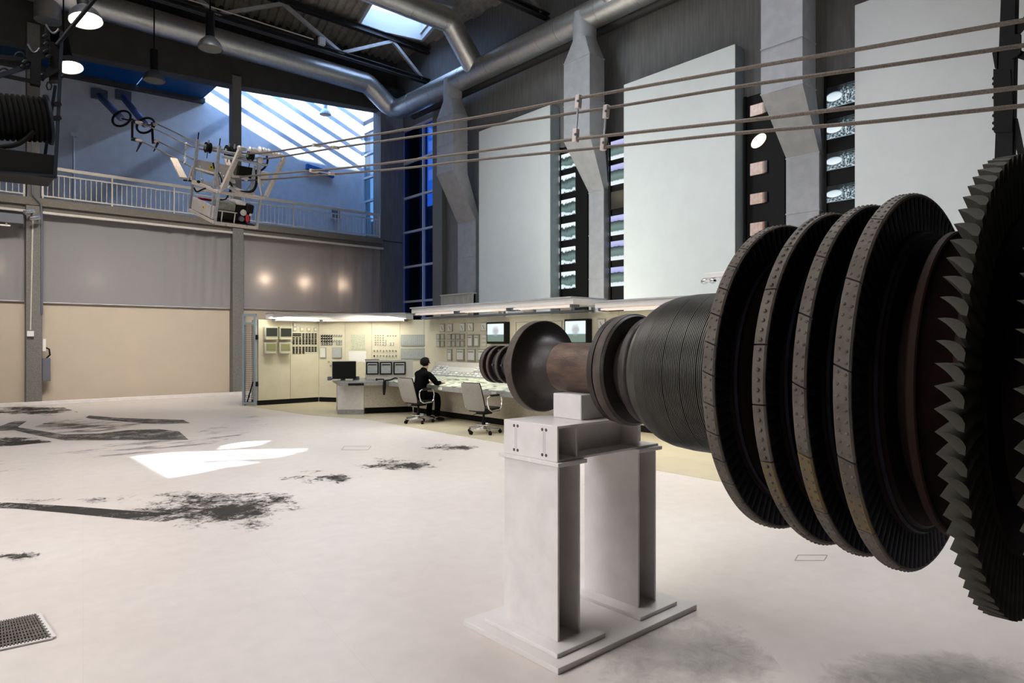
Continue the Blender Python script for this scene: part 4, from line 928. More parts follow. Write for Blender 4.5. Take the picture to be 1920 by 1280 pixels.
canopy('light_canopy', fe, 0.0, 5.35, 2.30, 2.44, -0.93, 0.0, 'wide white light canopy hanging over the control desk', 2)
canopy('light_canopy', C_, 6.25, LEN[2], 2.24, 2.37, -0.1, 0.40, 'white strip light canopy above the far cabinets, ending behind the grooved drum')
t = thing('cable_tray','dark cable tray between the desk canopy and the cabinets','cable tray',(9.6,11,2.25))
MB().box((9.45,8.6,2.225),(9.72,14.2,2.26)).build('tray', M['grey_box'], t)
for y in (9.0,10.1,11.2,12.3,13.4): MB().box((9.5,y,2.26),(9.6,y+0.3,2.32)).build('hanger', M['canopy'], t)
# hangers keep the canopies off the cabinets
t = thing('cabinet_frame','thin grey frame linking the cabinet tops to the canopies','frame',(9.7,10,2.2))
for (x,y) in ((9.7,13.8),(9.7,11.2),(9.7,8.6)): MB().box((x,y,2.2),(x+0.06,y+0.06,2.32)).build('strut', M['galv_dull'], t)
# ---- mesh gate at the left end of the run
g0, g1 = at_d(467, 745, 17.9), at_d(487.5, 758, 17.35); g0.z = g1.z = 0
g0 = Vector((6.14,17.42,0)); g1 = Vector((6.36,17.10,0))
t = thing('mesh_gate','narrow grey wire mesh gate at the left end of the cabinets','gate',(g0+g1)/2)
GF = Frame(g0, g1-g0, ZUP, (-1,-1,0)); gl_ = (g1-g0).length
b = MB()
for u in (0.02, gl_-0.03): b.fbox(GF,u-0.03,u+0.03,0.0,2.36,-0.03,0.03)
for z in (0.03,2.08,2.30): b.fbox(GF,0,gl_,z,z+0.06,-0.025,0.025)
b.build('frame', M['panel_edge'], t)
b = MB(); z = 0.1
while z < 2.08: b.fbox(GF,0.05,gl_-0.05,z,z+0.008,-0.004,0.004); z += 0.055
for i in range(1,8): b.fbox(GF,gl_*i/8-0.004,gl_*i/8+0.004,0.09,2.08,-0.004,0.004)
b.build('wire_mesh', M['grey_box'], t)
MB().bar(GF.pt(gl_*0.35,0.1,0.02),GF.pt(gl_*0.8,0.62,0.02),0.025).build('brace', M['black_metal'], t)
for z in (0.5,1.7): MB().fbox(GF,gl_-0.01,gl_+0.04,z,z+0.12,-0.03,0.03).build('hinge', M['black_metal'], t)
# ================================================================== CONTROL DESK
dk = thing('control_desk','long cream control desk with a lit diagram top and sloping key panel','control desk',(8.4,9.8,0))
yA, yB = 13.1, 7.9
def run(name, prof, m, y0=yB, y1=yA):   # profile (x, z) carried along Y
    return MB().prism([(x,y1,z) for x,z in prof], (0,y0-y1,0)).build(name, M[m], dk, bevel=0.004)
run('plinth', [(8.52,0),(9.3,0),(9.3,0.15),(8.52,0.15)], 'black')
run('front_panel', [(8.36,0.15),(9.3,0.15),(9.3,0.80),(8.90,0.80),(8.30,0.64)], 'desk_front')
run('edge', [(7.85,0.645),(7.87,0.635),(8.34,0.62),(8.34,0.74),(7.85,0.74)], 'desk_grey')
m, nt, b = newmat('mosaic_diagram'); L = nt.links
tc = nd(nt,'ShaderNodeTexCoord'); vo = nd(nt,'ShaderNodeTexVoronoi'); vo.distance = 'CHEBYCHEV'; vo.inputs['Scale'].default_value = 16; mp = nd(nt,'ShaderNodeMapping'); mp.inputs['Scale'].default_value = (1.0,0.6,1)
L.new(tc.outputs['Object'], mp.inputs[0]); L.new(mp.outputs[0], vo.inputs['Vector'])
sp = nd(nt,'ShaderNodeSeparateColor'); L.new(vo.outputs['Color'], sp.inputs[0])
r = nd(nt,'ShaderNodeValToRGB'); r.color_ramp.interpolation = 'CONSTANT'; e = r.color_ramp.elements; e[0].color = (0.62,0.64,0.50,1); e[1].position = 0.52; e[1].color = (0.24,0.27,0.20,1)
k1 = e.new(0.68); k1.color = (0.46,0.50,0.38,1); k2 = e.new(0.9); k2.color = (0.12,0.13,0.10,1); L.new(sp.outputs[0], r.inputs[0]); L.new(r.outputs[0], b.inputs['Base Color']); b.inputs['Roughness'].default_value = 0.55; M['mosaic'] = m
run('diagram_top', [(7.86,0.741),(7.86,0.755),(8.90,0.86),(8.90,0.80),(8.36,0.741)], 'mosaic')
M['key_pale'] = mat('pale_key', (0.56,0.55,0.50), 0.5)
M['key_field'] = mat('key_panel_grey', (0.30,0.31,0.28), 0.6)
# sloping key panel
kp = Frame((8.90,yA,0.86),(0,-1,0),(0.30,0,0.31),(-1,0,0.8))
kl = yA-yB; kh = math.hypot(0.30,0.31)
kpan = MB().fbox(kp,0,kl,0,kh,-0.10,0.0).build('key_panel', M['key_field'], dk, bevel=0.004)
MB().box((9.10,yB,0.80),(9.36,yA,1.17)).build('back_panel', M['cream_grey'], dk)
n = 0
tiles = MB()
for i in range(int(kl/0.47)):
    u = 0.06+i*0.47; MB().fbox(kp,u,u+0.43,kh-0.105,kh-0.02,0,0.012).build('title_tile', M['key_pale'], kpan)
m2 = 0; keys = []
for rowi in range(5):
    v = 0.03+rowi*0.058
    u = 0.10+0.02*rowi
    while u < kl-0.12:
        if not (0.55 < u < 1.6 and 2 <= rowi <= 4) and random.random() < 0.94: keys.append((u,v))
        u += 0.145
keys.sort(key=lambda k: k[0])
for j,(u,v) in enumerate(keys[:96]): MB().fbox(kp,u,u+0.115,v,v+0.042,0,0.014).build('key', M['key_pale' if j%3 else 'gauge'], kpan)
rest = MB()
for u,v in keys[96:]: rest.fbox(kp,u,u+0.115,v,v+0.042,0,0.014)
ro = rest.build('keys', M['key_pale'], kpan); ro['kind'] = 'stuff'
MB().fbox(kp,0.6,1.62,0.14,0.28,0,0.012).build('blank_plate', M['cream_grey'], kpan)
for y in (11.0,9.3): MB().box((7.83,y,0.665),(7.86,y+0.14,0.72)).build('drawer_plate', M['cream_grey'], dk)
# desk wing (left end)
wg = thing('desk_wing','grey-topped left wing of the control desk on a pale pedestal','desk wing',(7.4,13.9,0))
top = [(6.88,13.55),(7.78,13.1),(7.86,13.1),(8.9,13.1),(9.2,13.12),(8.95,14.3),(7.45,15.05)]
MB().prism([(x,y,0.66) for x,y in top],(0,0,0.09)).build('top', M['desk_grey'], wg, bevel=0.004)
ped = [(6.98,13.85),(7.42,13.46),(8.1,14.3),(7.50,14.95)]
MB().prism([(x,y,0.11) for x,y in ped],(0,0,0.55)).build('pedestal', M['desk_pale'], wg, bevel=0.004)
MB().prism([(x,y,0.0) for x,y in ped],(0,0,0.11)).build('plinth', M['desk_grey'], wg)
fp = [(7.43,13.47),(8.36,13.11),(8.5,13.12),(8.5,13.6),(7.7,13.9)]
MB().prism([(x,y,0.15) for x,y in fp],(0,0,0.51)).build('front_panel', M['desk_front'], wg, bevel=0.003)
MB().prism([(x+0.08,y+0.12,0.0) for x,y in fp],(0,0,0.15)).build('kick_recess', M['black'], wg)
ef = Frame((6.88,13.55,0.66),(0.90,-0.45,0),ZUP,(-1,-1,0)); MB().fbox(ef,0.18,0.52,0.01,0.06,0,0.006).build('scuff_plate', M['black'], wg)
# recorder housing on the wing
r0, r1 = Vector((7.74,13.92,0.752)), Vector((8.72,13.44,0.752))
RFm = Frame(r0, r1-r0, ZUP, (-1,-1,0)); rl = (r1-r0).length
t = thing('recorder_housing','cream housing with three chart recorders on the left wing of the desk','recorder housing',(r0+r1)/2)
MB().fbox(RFm,0,rl,0,0.46,-0.35,0).build('casing', M['cream_grey'], t, bevel=0.006)
for x0,x1 in ((40,190),(205,352),(368,514)):
    (u0,v1),(u1,v0) = RFm.uv(*z2(x0,757)), RFm.uv(*z2(x1,907))
    o = MB().fbox(RFm,u0,u1,v0,v1,0,0.03).build('recorder', M['black'], t, bevel=0.004)
    MB().fbox(RFm,u0+0.03,u1-0.03,v0+0.03,v1-0.03,0.028,0.036).build('chart', M['chart'], o); MB().fbox(RFm,u0+0.045,u1-0.045,v1-0.075,v1-0.05,0.034,0.044).build('pen_bar', M['black'], o)
    MB().fbox(RFm,u0+0.04,u1-0.04,v1-0.048,v1-0.032,0.034,0.040).build('scale', M['gauge'], o)
MB().fbox(RFm,-0.02,0.3,0.46,0.475,-0.3,0.0).build('cover', M['grey_box'], t)
# black screen on the wing
p0, p1 = Vector((7.02,14.22,0.80)), Vector((7.50,13.97,0.80))
MF = Frame(p0, p1-p0, ZUP, (-1,-1,0)); ml = (p1-p0).length
t = thing('desk_monitor','black flat monitor standing on the left wing of the desk','monitor',(p0+p1)/2)
MB().fbox(MF,0,ml,0,0.40,-0.06,0.0).build('bezel', M['cream_grey'], t, bevel=0.008); MB().fbox(MF,0.012,ml+0.004,-0.01,0.388,0.0,0.012).build('screen', M['black'], t)
MB().fbox(MF,-0.10,ml+0.08,-0.05,0.035,-0.16,-0.05).build('stand', M['grey_box'], t, bevel=0.006)
for u,lb in ((0.03,'left of two small cream boxes under the black desk monitor'),(0.30,'right of two small cream boxes under the black desk monitor')):
    q = MB().fbox(MF,u,u+0.17,-0.048,-0.012,0.05,0.14).build('cream_box', M['cream'], bevel=0.004); tag(q,lb,'box','small boxes under the monitor')
t = thing('desk_microphone','black gooseneck microphone and cable hung over the desk edge','microphone',(7.75,13.22,0.75))
MB().tube([(7.72,13.08,0.45),(7.72,13.07,0.60),(7.73,13.07,0.76)],0.035,10,radii=[0.022,0.036,0.036]).build('holder', M['black'], t)
MB().tube([(7.73,13.07,0.74),(7.73,13.12,0.80),(7.70,13.2,0.80),(7.66,13.28,0.79)],0.014,8).build('gooseneck', M['black'], t); MB().tube([(7.75,13.08,0.77),(7.9,13.1,0.78),(8.03,13.12,0.82),(8.15,13.12,0.80)],0.016,8).build('lead', M['black'], t)
MB().sphere((7.655,13.29,0.79),0.028).build('head', M['black'], t)
b = MB(); b.bar((6.85,14.35,0.64),(7.05,14.18,0.78),0.012); o = b.build('white_cable', M['paper']); tag(o,'thin pale strap hanging off the left end of the desk wing','strap')
# ================================================================== OFFICE CHAIRS
def build_chair(name, label, group):
    """built at the world origin facing +X, seat pad top at 0.47"""
    t = thing(name, label, 'office chair', (0,0,0), group)
    # back: a curved shell, outer face fabric, black inner pad
    def shell(x_off, th, w, z0, z1):
        vs = []; fs = []; nu, nv = 10, 10
        for s in (0,1):
            for j in range(nv+1):
                v = j/nv; z = z0+(z1-z0)*v
                wz = w*(1-0.10*abs(2*v-1)**4)*(0.93 if v<0.05 else 1)
                for i in range(nu+1):
                    u = i/nu*2-1; x = x_off - 0.16*v - 0.03*(1-u*u)*(1 if 1 else 0) + (-th if s else 0) + 0.03*(v-0.35)**2
                    edge = (1-abs(u)**8)*(1-abs(2*v-1)**10)
                    x += (0.5*th*(1-edge))*(1 if s else -1)
                    vs.append((x, u*wz/2, z))
        N = (nu+1)*(nv+1)
        for s in (0,1):
            for j in range(nv):
                for i in range(nu):
                    a = s*N+j*(nu+1)+i; f = (a,a+1,a+nu+2,a+nu+1); fs.append(f if s==0 else f[::-1])
        ring = [i for i in range(nu+1)]+[j*(nu+1)+nu for j in range(1,nv+1)]+[nv*(nu+1)+i for i in range(nu-1,-1,-1)]+[j*(nu+1) for j in range(nv-1,0,-1)]
        for k in range(len(ring)): a, b = ring[k], ring[(k+1)%len(ring)]; fs.append((a,b,b+N,a+N))
        return MB().add(vs,fs)
    back = shell(-0.195,0.035,0.48,0.42,0.915).build('backrest', M['chair_shell'], t, local=True)
    shell(-0.155,0.05,0.455,0.46,0.925).build('back_pad', M['black'], t, local=True)
    sv = MB(); vs = []; n = 24
    def ring(z, sx, sy, ox=0.0): return [(ox+sx*math.copysign(abs(math.cos(2*math.pi*k/n))**0.55,math.cos(2*math.pi*k/n)), sy*math.copysign(abs(math.sin(2*math.pi*k/n))**0.55,math.sin(2*math.pi*k/n)), z) for k in range(n)]
    rs = [ring(0.385,0.17,0.17,0.02), ring(0.40,0.245,0.235,0.02), ring(0.44,0.26,0.245,0.02), ring(0.465,0.245,0.235,0.02), ring(0.472,0.15,0.15,0.02)]
    allv = [p for r in rs for p in r]; fs = []
    for j in range(len(rs)-1):
        for k in range(n): a = j*n+k; b = j*n+(k+1)%n; fs.append((a,b,b+n,a+n))
    fs.append(tuple(range(n-1,-1,-1))); fs.append(tuple((len(rs)-1)*n+k for k in range(n)))
    sv.add(allv,fs).build('seat', M['black'], t, local=True)
    for s in (-1,1):
        y = s*0.275; r = []
        pts = [(-0.17,y,0.46),(-0.205,y,0.56),(-0.20,y,0.655),(-0.16,y,0.685),(0.10,y,0.685),(0.16,y,0.66),(0.18,y,0.58),(0.165,y,0.47),(0.12,y,0.43),(-0.10,y,0.42),(-0.17,y,0.46)]
        MB().tube(pts,0.013,8,cap=False).build('armrest', M['chrome'], t, local=True)
        MB().tube([(-0.13,y,0.695),(0.10,y,0.695)],0.02,8).build('arm_pad', M['black'], t, local=True)
        MB().bar((0.0,y,0.425),(0.0,s*0.12,0.395),0.03,0.012).build('arm_bracket', M['chrome'], t, local=True)
    b = MB(); b.box((-0.11,-0.09,0.345),(0.13,0.09,0.40)); b.tube([(-0.02,0.09,0.36),(-0.06,0.20,0.32)],0.008,6); b.build('tilt_mechanism', M['black'], t, local=True)
    b = MB(); b.lathe([(0.11,0.034),(0.22,0.034),(0.22,0.022),(0.36,0.022)],(0,0,0),(0,0,1),14); b.build('column', M['black'], t, local=True)
    MB().lathe([(0.145,0.13),(0.16,0.14),(0.165,0.14),(0.17,0.12),(0.165,0.11),(0.155,0.11)],(0,0,0),(0,0,1),24,cap=False).build('foot_ring', M['chrome'], t, local=True)
    for k in range(5):
        a = 2*math.pi*k/5+0.5; c, s = math.cos(a), math.sin(a)
        MB().hexa([(0.03*c+0.028*s,0.03*s-0.028*c,0.085),(0.30*c+0.016*s,0.30*s-0.016*c,0.075),(0.30*c-0.016*s,0.30*s+0.016*c,0.075),(0.03*c-0.028*s,0.03*s+0.028*c,0.085),
                   (0.03*c+0.024*s,0.03*s-0.024*c,0.135),(0.31*c+0.013*s,0.31*s-0.013*c,0.095),(0.31*c-0.013*s,0.31*s+0.013*c,0.095),(0.03*c-0.024*s,0.03*s+0.024*c,0.135)]).build('leg', M['chrome'], t, local=True)
        w = MB(); w.lathe([(-0.024,0.018),(-0.02,0.032),(0.02,0.032),(0.024,0.018)],(0.295*c,0.295*s,0.032),(-s,c,0),16); w.tube([(0.295*c,0.295*s,0.04),(0.295*c,0.295*s,0.085)],0.01,8); w.build('caster', M['rubber'], t, local=True)
    return t
ch = build_chair('office_chair','swivel chair with the person in black sitting on it','swivel chairs at the control desk')
ch2 = copy_tree(ch)
ch.location = (7.50,11.36,0.004); ch.rotation_euler = (0,0,math.radians(7))
ch2.location = (7.52,9.28,0.004); ch2.rotation_euler = (0,0,math.radians(9)); ch2['label'] = 'empty swivel chair left of the dark rotor disc at the desk'
# ================================================================== THE PERSON AT THE DESK
def skin_mesh(name, verts, edges, radii, root=0, sub=2):
    me = bpy.data.meshes.new(name+'_cage'); me.from_pydata([tuple(v) for v in verts], edges, []); me.update()
    o = bpy.data.objects.new(name+'_cage', me); COL.objects.link(o)
    sk = o.modifiers.new('skin','SKIN'); sk.branch_smoothing = 0.6; sk.use_smooth_shade = True
    if not me.skin_vertices: raise RuntimeError('no skin layer')
    for i, sv in enumerate(me.skin_vertices[0].data):
        r = radii[i]; sv.radius = (r,r) if not isinstance(r,tuple) else r; sv.use_root = (i == root)
    ss = o.modifiers.new('sub','SUBSURF'); ss.levels = sub; ss.render_levels = sub
    dg = bpy.context.evaluated_depsgraph_get(); ev = o.evaluated_get(dg)
    out = bpy.data.meshes.new_from_object(ev); out.name = name
    bpy.data.objects.remove(o); return out
class Sk:
    def __init__(s): s.v=[]; s.e=[]; s.r=[]
    def p(s, co, r, frm=None):
        s.v.append(Vector(co)); s.r.append(r); i = len(s.v)-1
        if frm is not None: s.e.append((frm,i))
        return i
    def chain(s, frm, pts):
        for co, r in pts: frm = s.p(co,r,frm)
        return frm
# local: facing +X, hips over the seat
def hand_pts(w, s):   # wrist point, side (+1 left): palm then fingers lying forward
    pass
bd = Sk()
hip = bd.p((0.0,0,0.56),(0.13,0.155))
wst = bd.p((0.035,0,0.70),(0.105,0.135),hip); che = bd.p((0.10,0,0.88),(0.115,0.155),wst); up = bd.p((0.145,0,1.00),(0.085,0.13),che); nk = bd.p((0.17,0,1.085),0.052,up)
hb = bd.p((0.195,0,1.135),(0.062,0.062),nk); hm = bd.p((0.215,0,1.195),(0.096,0.078),hb); ht = bd.p((0.208,0,1.255),(0.078,0.066),hm)
nose = bd.p((0.318,0,1.175),0.012,hm); chin = bd.p((0.272,0,1.115),0.030,hb)
tips = {}
for s in (1,-1):
    sh = bd.p((0.14,s*0.165,0.985),0.062,up)
    if s == -1: el, wr, dirx = (0.28,-0.25,0.79), (0.49,-0.15,0.80), Vector((0.95,0.12,-0.12))
    else:       el, wr, dirx = (0.26,0.25,0.78), (0.47,0.12,0.80), Vector((0.95,-0.25,-0.10))
    e_ = bd.chain(sh, [((0.20,s*0.225,0.885),0.050),(el,0.042),(((el[0]+wr[0])/2,(el[1]+wr[1])/2,(el[2]+wr[2])/2),0.038),(wr,0.027)])
    dirx.normalize(); sd = Vector((-dirx.y,dirx.x,0)).normalized(); w = Vector(wr)
    pm = bd.p(w+dirx*0.06,(0.036,0.018),e_)
    for k,(off,ln) in enumerate(((-0.030,0.060),(-0.010,0.070),(0.011,0.066),(0.030,0.052))):
        kb = w+dirx*0.085+sd*off; a = bd.p(kb,0.0095,pm); b1 = bd.p(kb+dirx*ln*0.55+Vector((0,0,-0.008)),0.0085,a); bd.p(kb+dirx*ln+Vector((0,0,-0.030)),0.007,b1)
    th = bd.p(w+dirx*0.045-sd*s*(-0.040)*1.0,0.011,pm); bd.p(w+dirx*0.085-sd*s*(-0.052)+Vector((0,0,-0.012)),0.009,th)
for s in (1,-1):
    h2 = bd.p((0.07,s*0.095,0.54),0.085,hip)
    bd.chain(h2, [((0.24,s*0.115,0.535),0.075),((0.42,s*0.12,0.53),0.060),((0.435,s*0.12,0.35),0.052),((0.40,s*0.12,0.10),0.038),((0.43,s*0.125,0.055),0.036),((0.52,s*0.135,0.04),0.030)])
body_me = skin_mesh('person', bd.v, bd.e, bd.r)
body_me.materials.append(M['skin'])
PL, PR = Vector((7.50,11.37,0.004)), math.radians(9)
person = bpy.data.objects.new('person', body_me); COL.objects.link(person); person.location = PL; person.rotation_euler = (0,0,PR)
tag(person,'person in black clothes sitting at the control desk, forearms on the top','person')
def garment(name, build, m, label=None):
    k = Sk(); build(k); me = skin_mesh(name, k.v, k.e, k.r); me.materials.append(M[m]); o = bpy.data.objects.new(name, me); COL.objects.link(o); o.parent = person
    if label: o['label'] = label
    return o
def g_top(k):
    a = k.p((-0.005,0,0.55),(0.150,0.178)); b = k.p((0.033,0,0.70),(0.125,0.158),a); c = k.p((0.10,0,0.88),(0.135,0.178),b); d = k.p((0.145,0,1.00),(0.105,0.15),c); e = k.p((0.160,0,1.07),0.082,d); k.p((0.176,0,1.115),0.066,e)
    for s in (1,-1):
        sh = k.p((0.14,s*0.17,0.985),0.076,d)
        el, wr = ((0.28,-0.25,0.79),(0.47,-0.158,0.80)) if s==-1 else ((0.26,0.25,0.78),(0.45,0.132,0.80))
        k.chain(sh, [((0.20,s*0.23,0.885),0.066),(el,0.057),(((el[0]+wr[0])/2,(el[1]+wr[1])/2,0.795),0.050),(wr,0.040)])
garment('jumper', g_top, 'cloth')
def g_leg(k):
    a = k.p((0.0,0,0.545),(0.148,0.17))
    for s in (1,-1):
        h = k.p((0.07,s*0.095,0.54),0.100,a)
        k.chain(h, [((0.24,s*0.115,0.535),0.090),((0.42,s*0.12,0.53),0.075),((0.44,s*0.12,0.35),0.068),((0.410,s*0.12,0.14),0.060),((0.412,s*0.12,0.085),0.060)])
garment('trousers', g_leg, 'cloth')
for s in (1,-1):
    def g_shoe(k, s=s):
        a = k.p((0.40,s*0.12,0.075),0.050); b = k.p((0.43,s*0.125,0.055),0.050,a); c = k.p((0.53,s*0.137,0.040),(0.042,0.038),b); k.p((0.60,s*0.145,0.035),(0.034,0.032),c); k.p((0.375,s*0.12,0.045),0.040,b)
    garment('shoe', g_shoe, 'black')
hr = MB(); vs = []; fs = []; N = 20; Mr = 12
for j in range(Mr+1):
    th = math.pi*j/Mr
    for i in range(N):
        a = 2*math.pi*i/N; d = Vector((math.sin(th)*math.cos(a), math.sin(th)*math.sin(a), math.cos(th)))
        rx = 0.118; ry = 0.097; rz = 0.105
        p = Vector((d.x*rx, d.y*ry, d.z*rz))
        # face side stays open: pull in front below the fringe
        if d.x > 0.42 and d.z < 0.55: p *= 0.62
        if d.z < -0.70: p *= 0.85
        vs.append(p+Vector((0.198,0,1.222)))
for j in range(Mr):
    for i in range(N):
        a = j*N+i; b = j*N+(i+1)%N; fs.append((a,b,b+N,a+N))
h_ = hr.add(vs,fs).build('hair', M['hair'], None, local=True); h_.parent = person
for s in (1,-1):
    e_ = MB().sphere((0.298,s*0.033,1.20),0.010,8,6).build('eye', M['black'], None, local=True); e_.parent = person
    e_ = MB().sphere((0.215,s*0.088,1.185),0.022,8,6,(0.6,0.4,1.2)).build('ear', M['skin'], None, local=True); e_.parent = person
# ================================================================== FOUR ROPES, their fittings and the cable cart
def rope_frame(off): return Frame((5.6+off,0,0), (-1.1,19.5,0), ZUP)
RN, RFar = rope_frame(-0.22), rope_frame(0.22)
ROPES = [
 (RN, [(1920,38),(1605,93),(1380,131),(1085,184),(920,215),(760,242.5),(590,272),(500,286),(450,287),(410,284),(362,275),(300,246),(265,231)], 'topmost of the four ropes at the right picture edge'),
 (RFar, [(1920,85),(1605,131),(1380,163),(1140,202),(880,241),(700,267),(627,277.5),(535,292.5),(480,298),(430,290),(370,269),(330,249),(295,232.5)], 'second of the four ropes from the top at the right picture edge'),
 (RN, [(1920,163),(1605,201),(1380,228),(1078,261),(880,286),(690,310),(585,320),(487,328),(430,332),(380,322),(325,295),(290,277),(265,265)], 'third of the four ropes from the top at the right picture edge'),
 (RFar, [(1920,198),(1605,231),(1380,250),(1132,276),(880,301),(760,315),(622,326.6),(469,338),(430,332),(400,318),(360,297),(325,279),(297,265)], 'lowest of the four ropes at the right picture edge')]
def smooth(pts, n=6):
    out = []
    P = [pts[0]]+list(pts)+[pts[-1]]
    for i in range(1,len(P)-2):
        a,b,c,d = P[i-1],P[i],P[i+1],P[i+2]
        for k in range(n):
            t = k/n; out.append(0.5*((2*b)+(c-a)*t+(2*a-5*b+4*c-d)*t*t+(3*b-a-3*c+d)*t**3))
    out.append(pts[-1]); return out
rope_world = []
for F, px, lab in ROPES:
    w = [F.pt(*F.uv(*p)) for p in px]
    d = (w[0]-w[1]).normalized(); w = [w[0]+d*3.6]+w     # run on past the picture edge to the near post
    pts = smooth(w); rope_world.append(pts)
    o = MB().tube(pts,0.0165,8).build('rope', M['rope']); tag(o,'twisted steel rope, '+lab,'rope','four ropes of the cable line')
def spacer(F1, a, F2, b, label, m='clamp'):
    p, q = F1.pt(*F1.uv(*a)), F2.pt(*F2.uv(*b)); t = thing('rope_spacer', label, 'rope spacer', (p+q)/2, 'spacers clamped between the ropes')
    MB().tube([p,q],0.012,8).build('rod', M['cart_steel'], t)
    d = (q-p).normalized()
    for c, s in ((p,1),(q,-1)):
        MB().bar(c-d*s*0.035, c+d*s*0.11, 0.055, 0.06, up=(0,1,0.2)).build('clamp', M[m], t, bevel=0.01)
        MB().sphere(c+d*s*0.04+Vector((-0.03,-0.02,0)),0.014,8,6).build('bolt', M['grey_box'], t)
spacer(RN,(1085,184),RN,(1079,261),'left upright spacer with pale clamps between upper and lower rope, before the square duct')
spacer(RFar,(1137,203),RFar,(1131,276),'right upright spacer with pale clamps between upper and lower rope, beside the duct edge')
spacer(RN,(590,272),RFar,(632,277),'upper slanting spacer between two ropes right of the cable cart','cart')
spacer(RN,(585,320),RFar,(627,326),'lower slanting spacer between two ropes right of the cable cart','cart')
spacer(RN,(349,270),RN,(346,305),'dark upright spacer between the ropes left of the cable cart','cart_steel')
# end fittings at the gallery wall: insulator tubes, ring, yoke
for (cx,cy,tx,ty,F,u1,l1,lab) in ((228,222,186,180,RN,(265,231),(265,265),'left ring fitting where two ropes end under the left blue insulator tube'),(273,235,231,182,RFar,(295,232.5),(297,265),'right ring fitting where two ropes end under the right blue insulator tube')):
    a = F.pt(*F.uv(*u1)); l = F.pt(*F.uv(*l1)); d = a.length and (EYEV-a).length
    c = at_d(cx,cy,(a.dot(FW))+0.9); w = on_y(tx,ty,24.2)
    t = thing('ring_fitting', lab, 'rope end fitting', c, 'rope end fittings on the gallery wall')
    ax = (c-w).normalized(); R = 0.245
    xx = ax.cross(Vector((0,0,1))).normalized(); yy = ax.cross(xx)
    fa = Vector((RT.x,RT.y,0.0)); 
    MB().tube([c+fa*(R*math.cos(q))+Vector((0,0,1))*(R*math.sin(q))+FW*(0.10*math.sin(q)) for q in [2*math.pi*k/28 for k in range(29)]],0.032,8,cap=False).build('corona_ring', M['black_metal'], t)
    ins = MB(); pr = []; LN = (w-c).length; k = 0.12
    while k < LN-0.05: pr += [(k,0.075),(k+0.03,0.10),(k+0.045,0.075)]; k += 0.06
    ins.lathe(pr+[(LN,0.075)], c, (w-c), 16); ins.build('insulator', M['blue_tube'], t)
    MB().bar(w+Vector((-0.22,0,0.05)),w+Vector((0.22,0,0.05)),0.12,0.3).build('wall_plate', M['grey_box'], t)
    yk = MB(); top = a+(c-a)*0.45; yk.tube([c,top],0.022,8); low = l+(top-a); yk.bar(top+Vector((0,0,0.06)),low-Vector((0,0,0.05)),0.05,0.05); yk.build('yoke', M['black_metal'], t)
    for q, s in ((a,top),(l,low)):
        MB().tube([s,s+(q-s)*0.5,q,q+(q-s).normalized()*0.06],0.03,8,radii=[0.028,0.045,0.05,0.02]).build('dead_end_clamp', M['clamp'], t)
        MB().tube([s+(q-s)*0.2,s+(q-s)*0.5],0.052,10).build('sleeve', M['black_metal'], t)
    MB().tube([l,l+Vector((-0.02,0,-0.06)),l+Vector((-0.12,-0.02,-0.30))],0.02,8,radii=[0.03,0.03,0.013]).build('jumper_tail', M['black_metal'], t)
    MB().sphere(c,0.045,10,8).build('hub', M['clamp'], t)
# ---- the cable cart hanging in the ropes
phi = math.radians(18.0); bd_ = Vector((-0.056,0.998,0))
e1 = Vector((0.998,0.056,0)); e2 = Vector((bd_.x*math.cos(phi),bd_.y*math.cos(phi),math.sin(phi))); e3 = e1.cross(e2).normalized()
B0 = at_d(403,417.5,13.0)
FN = Frame(B0,e1,e3); FL = Frame(B0,e2,e3)
UW = FN.uv(482,424)[0]; VL = 1.45
FM = Frame(B0+e2*0.62,e1,e3); FF = Frame(B0+e2*VL,e1,e3); FR = Frame(B0+e1*UW,e2,e3); FQ = Frame(B0+e2*0.25,e1,e3)
def zz(x,y): return 300+x/5.333, 230+y/5.333
def P(F,x,y): return F.pt(*F.uv(*zz(x,y)))
M['tank'] = mat('dull_tank_paint', (0.20,0.20,0.165), 0.55, var=0.2, scale=20)
cart = thing('cable_cart','battered white aerial cable cart with engine hanging in the four ropes','cable cart',B0)
def cb(name, pts, w, m='cart', h=None):
    b = MB()
    for p, q in zip(pts[:-1],pts[1:]): b.bar(p,q,w,h or w)
    return b.build(name, M[m], cart, bevel=0.003)
def ct(name, pts, r, m='black_metal', n=8): return MB().tube(pts,r,n).build(name, M[m], cart)
def loc(u,v,w): return B0+e1*u+e2*v+e3*w
HM = 0.60
for a,b in (((0,0,0),(UW,0,0)),((0,VL,0),(UW,VL,0)),((0,0,0),(0,VL,0)),((UW,0,0),(UW,VL,0))): cb('floor_rail',[loc(*a),loc(*b)],0.055)
for a,b in (((0,0,HM),(UW,0,HM)),((0,VL,HM),(UW,VL,HM)),((0,0,HM),(0,VL,HM)),((UW,0,HM),(UW,VL,HM))): cb('middle_rail',[loc(*a),loc(*b)],0.055)
for u,v in ((0,0),(UW,0),(0,VL),(UW,VL),(0,0.22)): cb('corner_post',[loc(u,v,0),loc(u,v,HM)],0.045,'cart_steel')
fp_ = MB(); q = [loc(0,0.0,-0.012),loc(UW,0,-0.012),loc(UW,VL,-0.012),loc(0,VL,-0.012)]; fp_.prism(q, e3*0.012); fp_.build('floor_plate', M['cart'], cart)
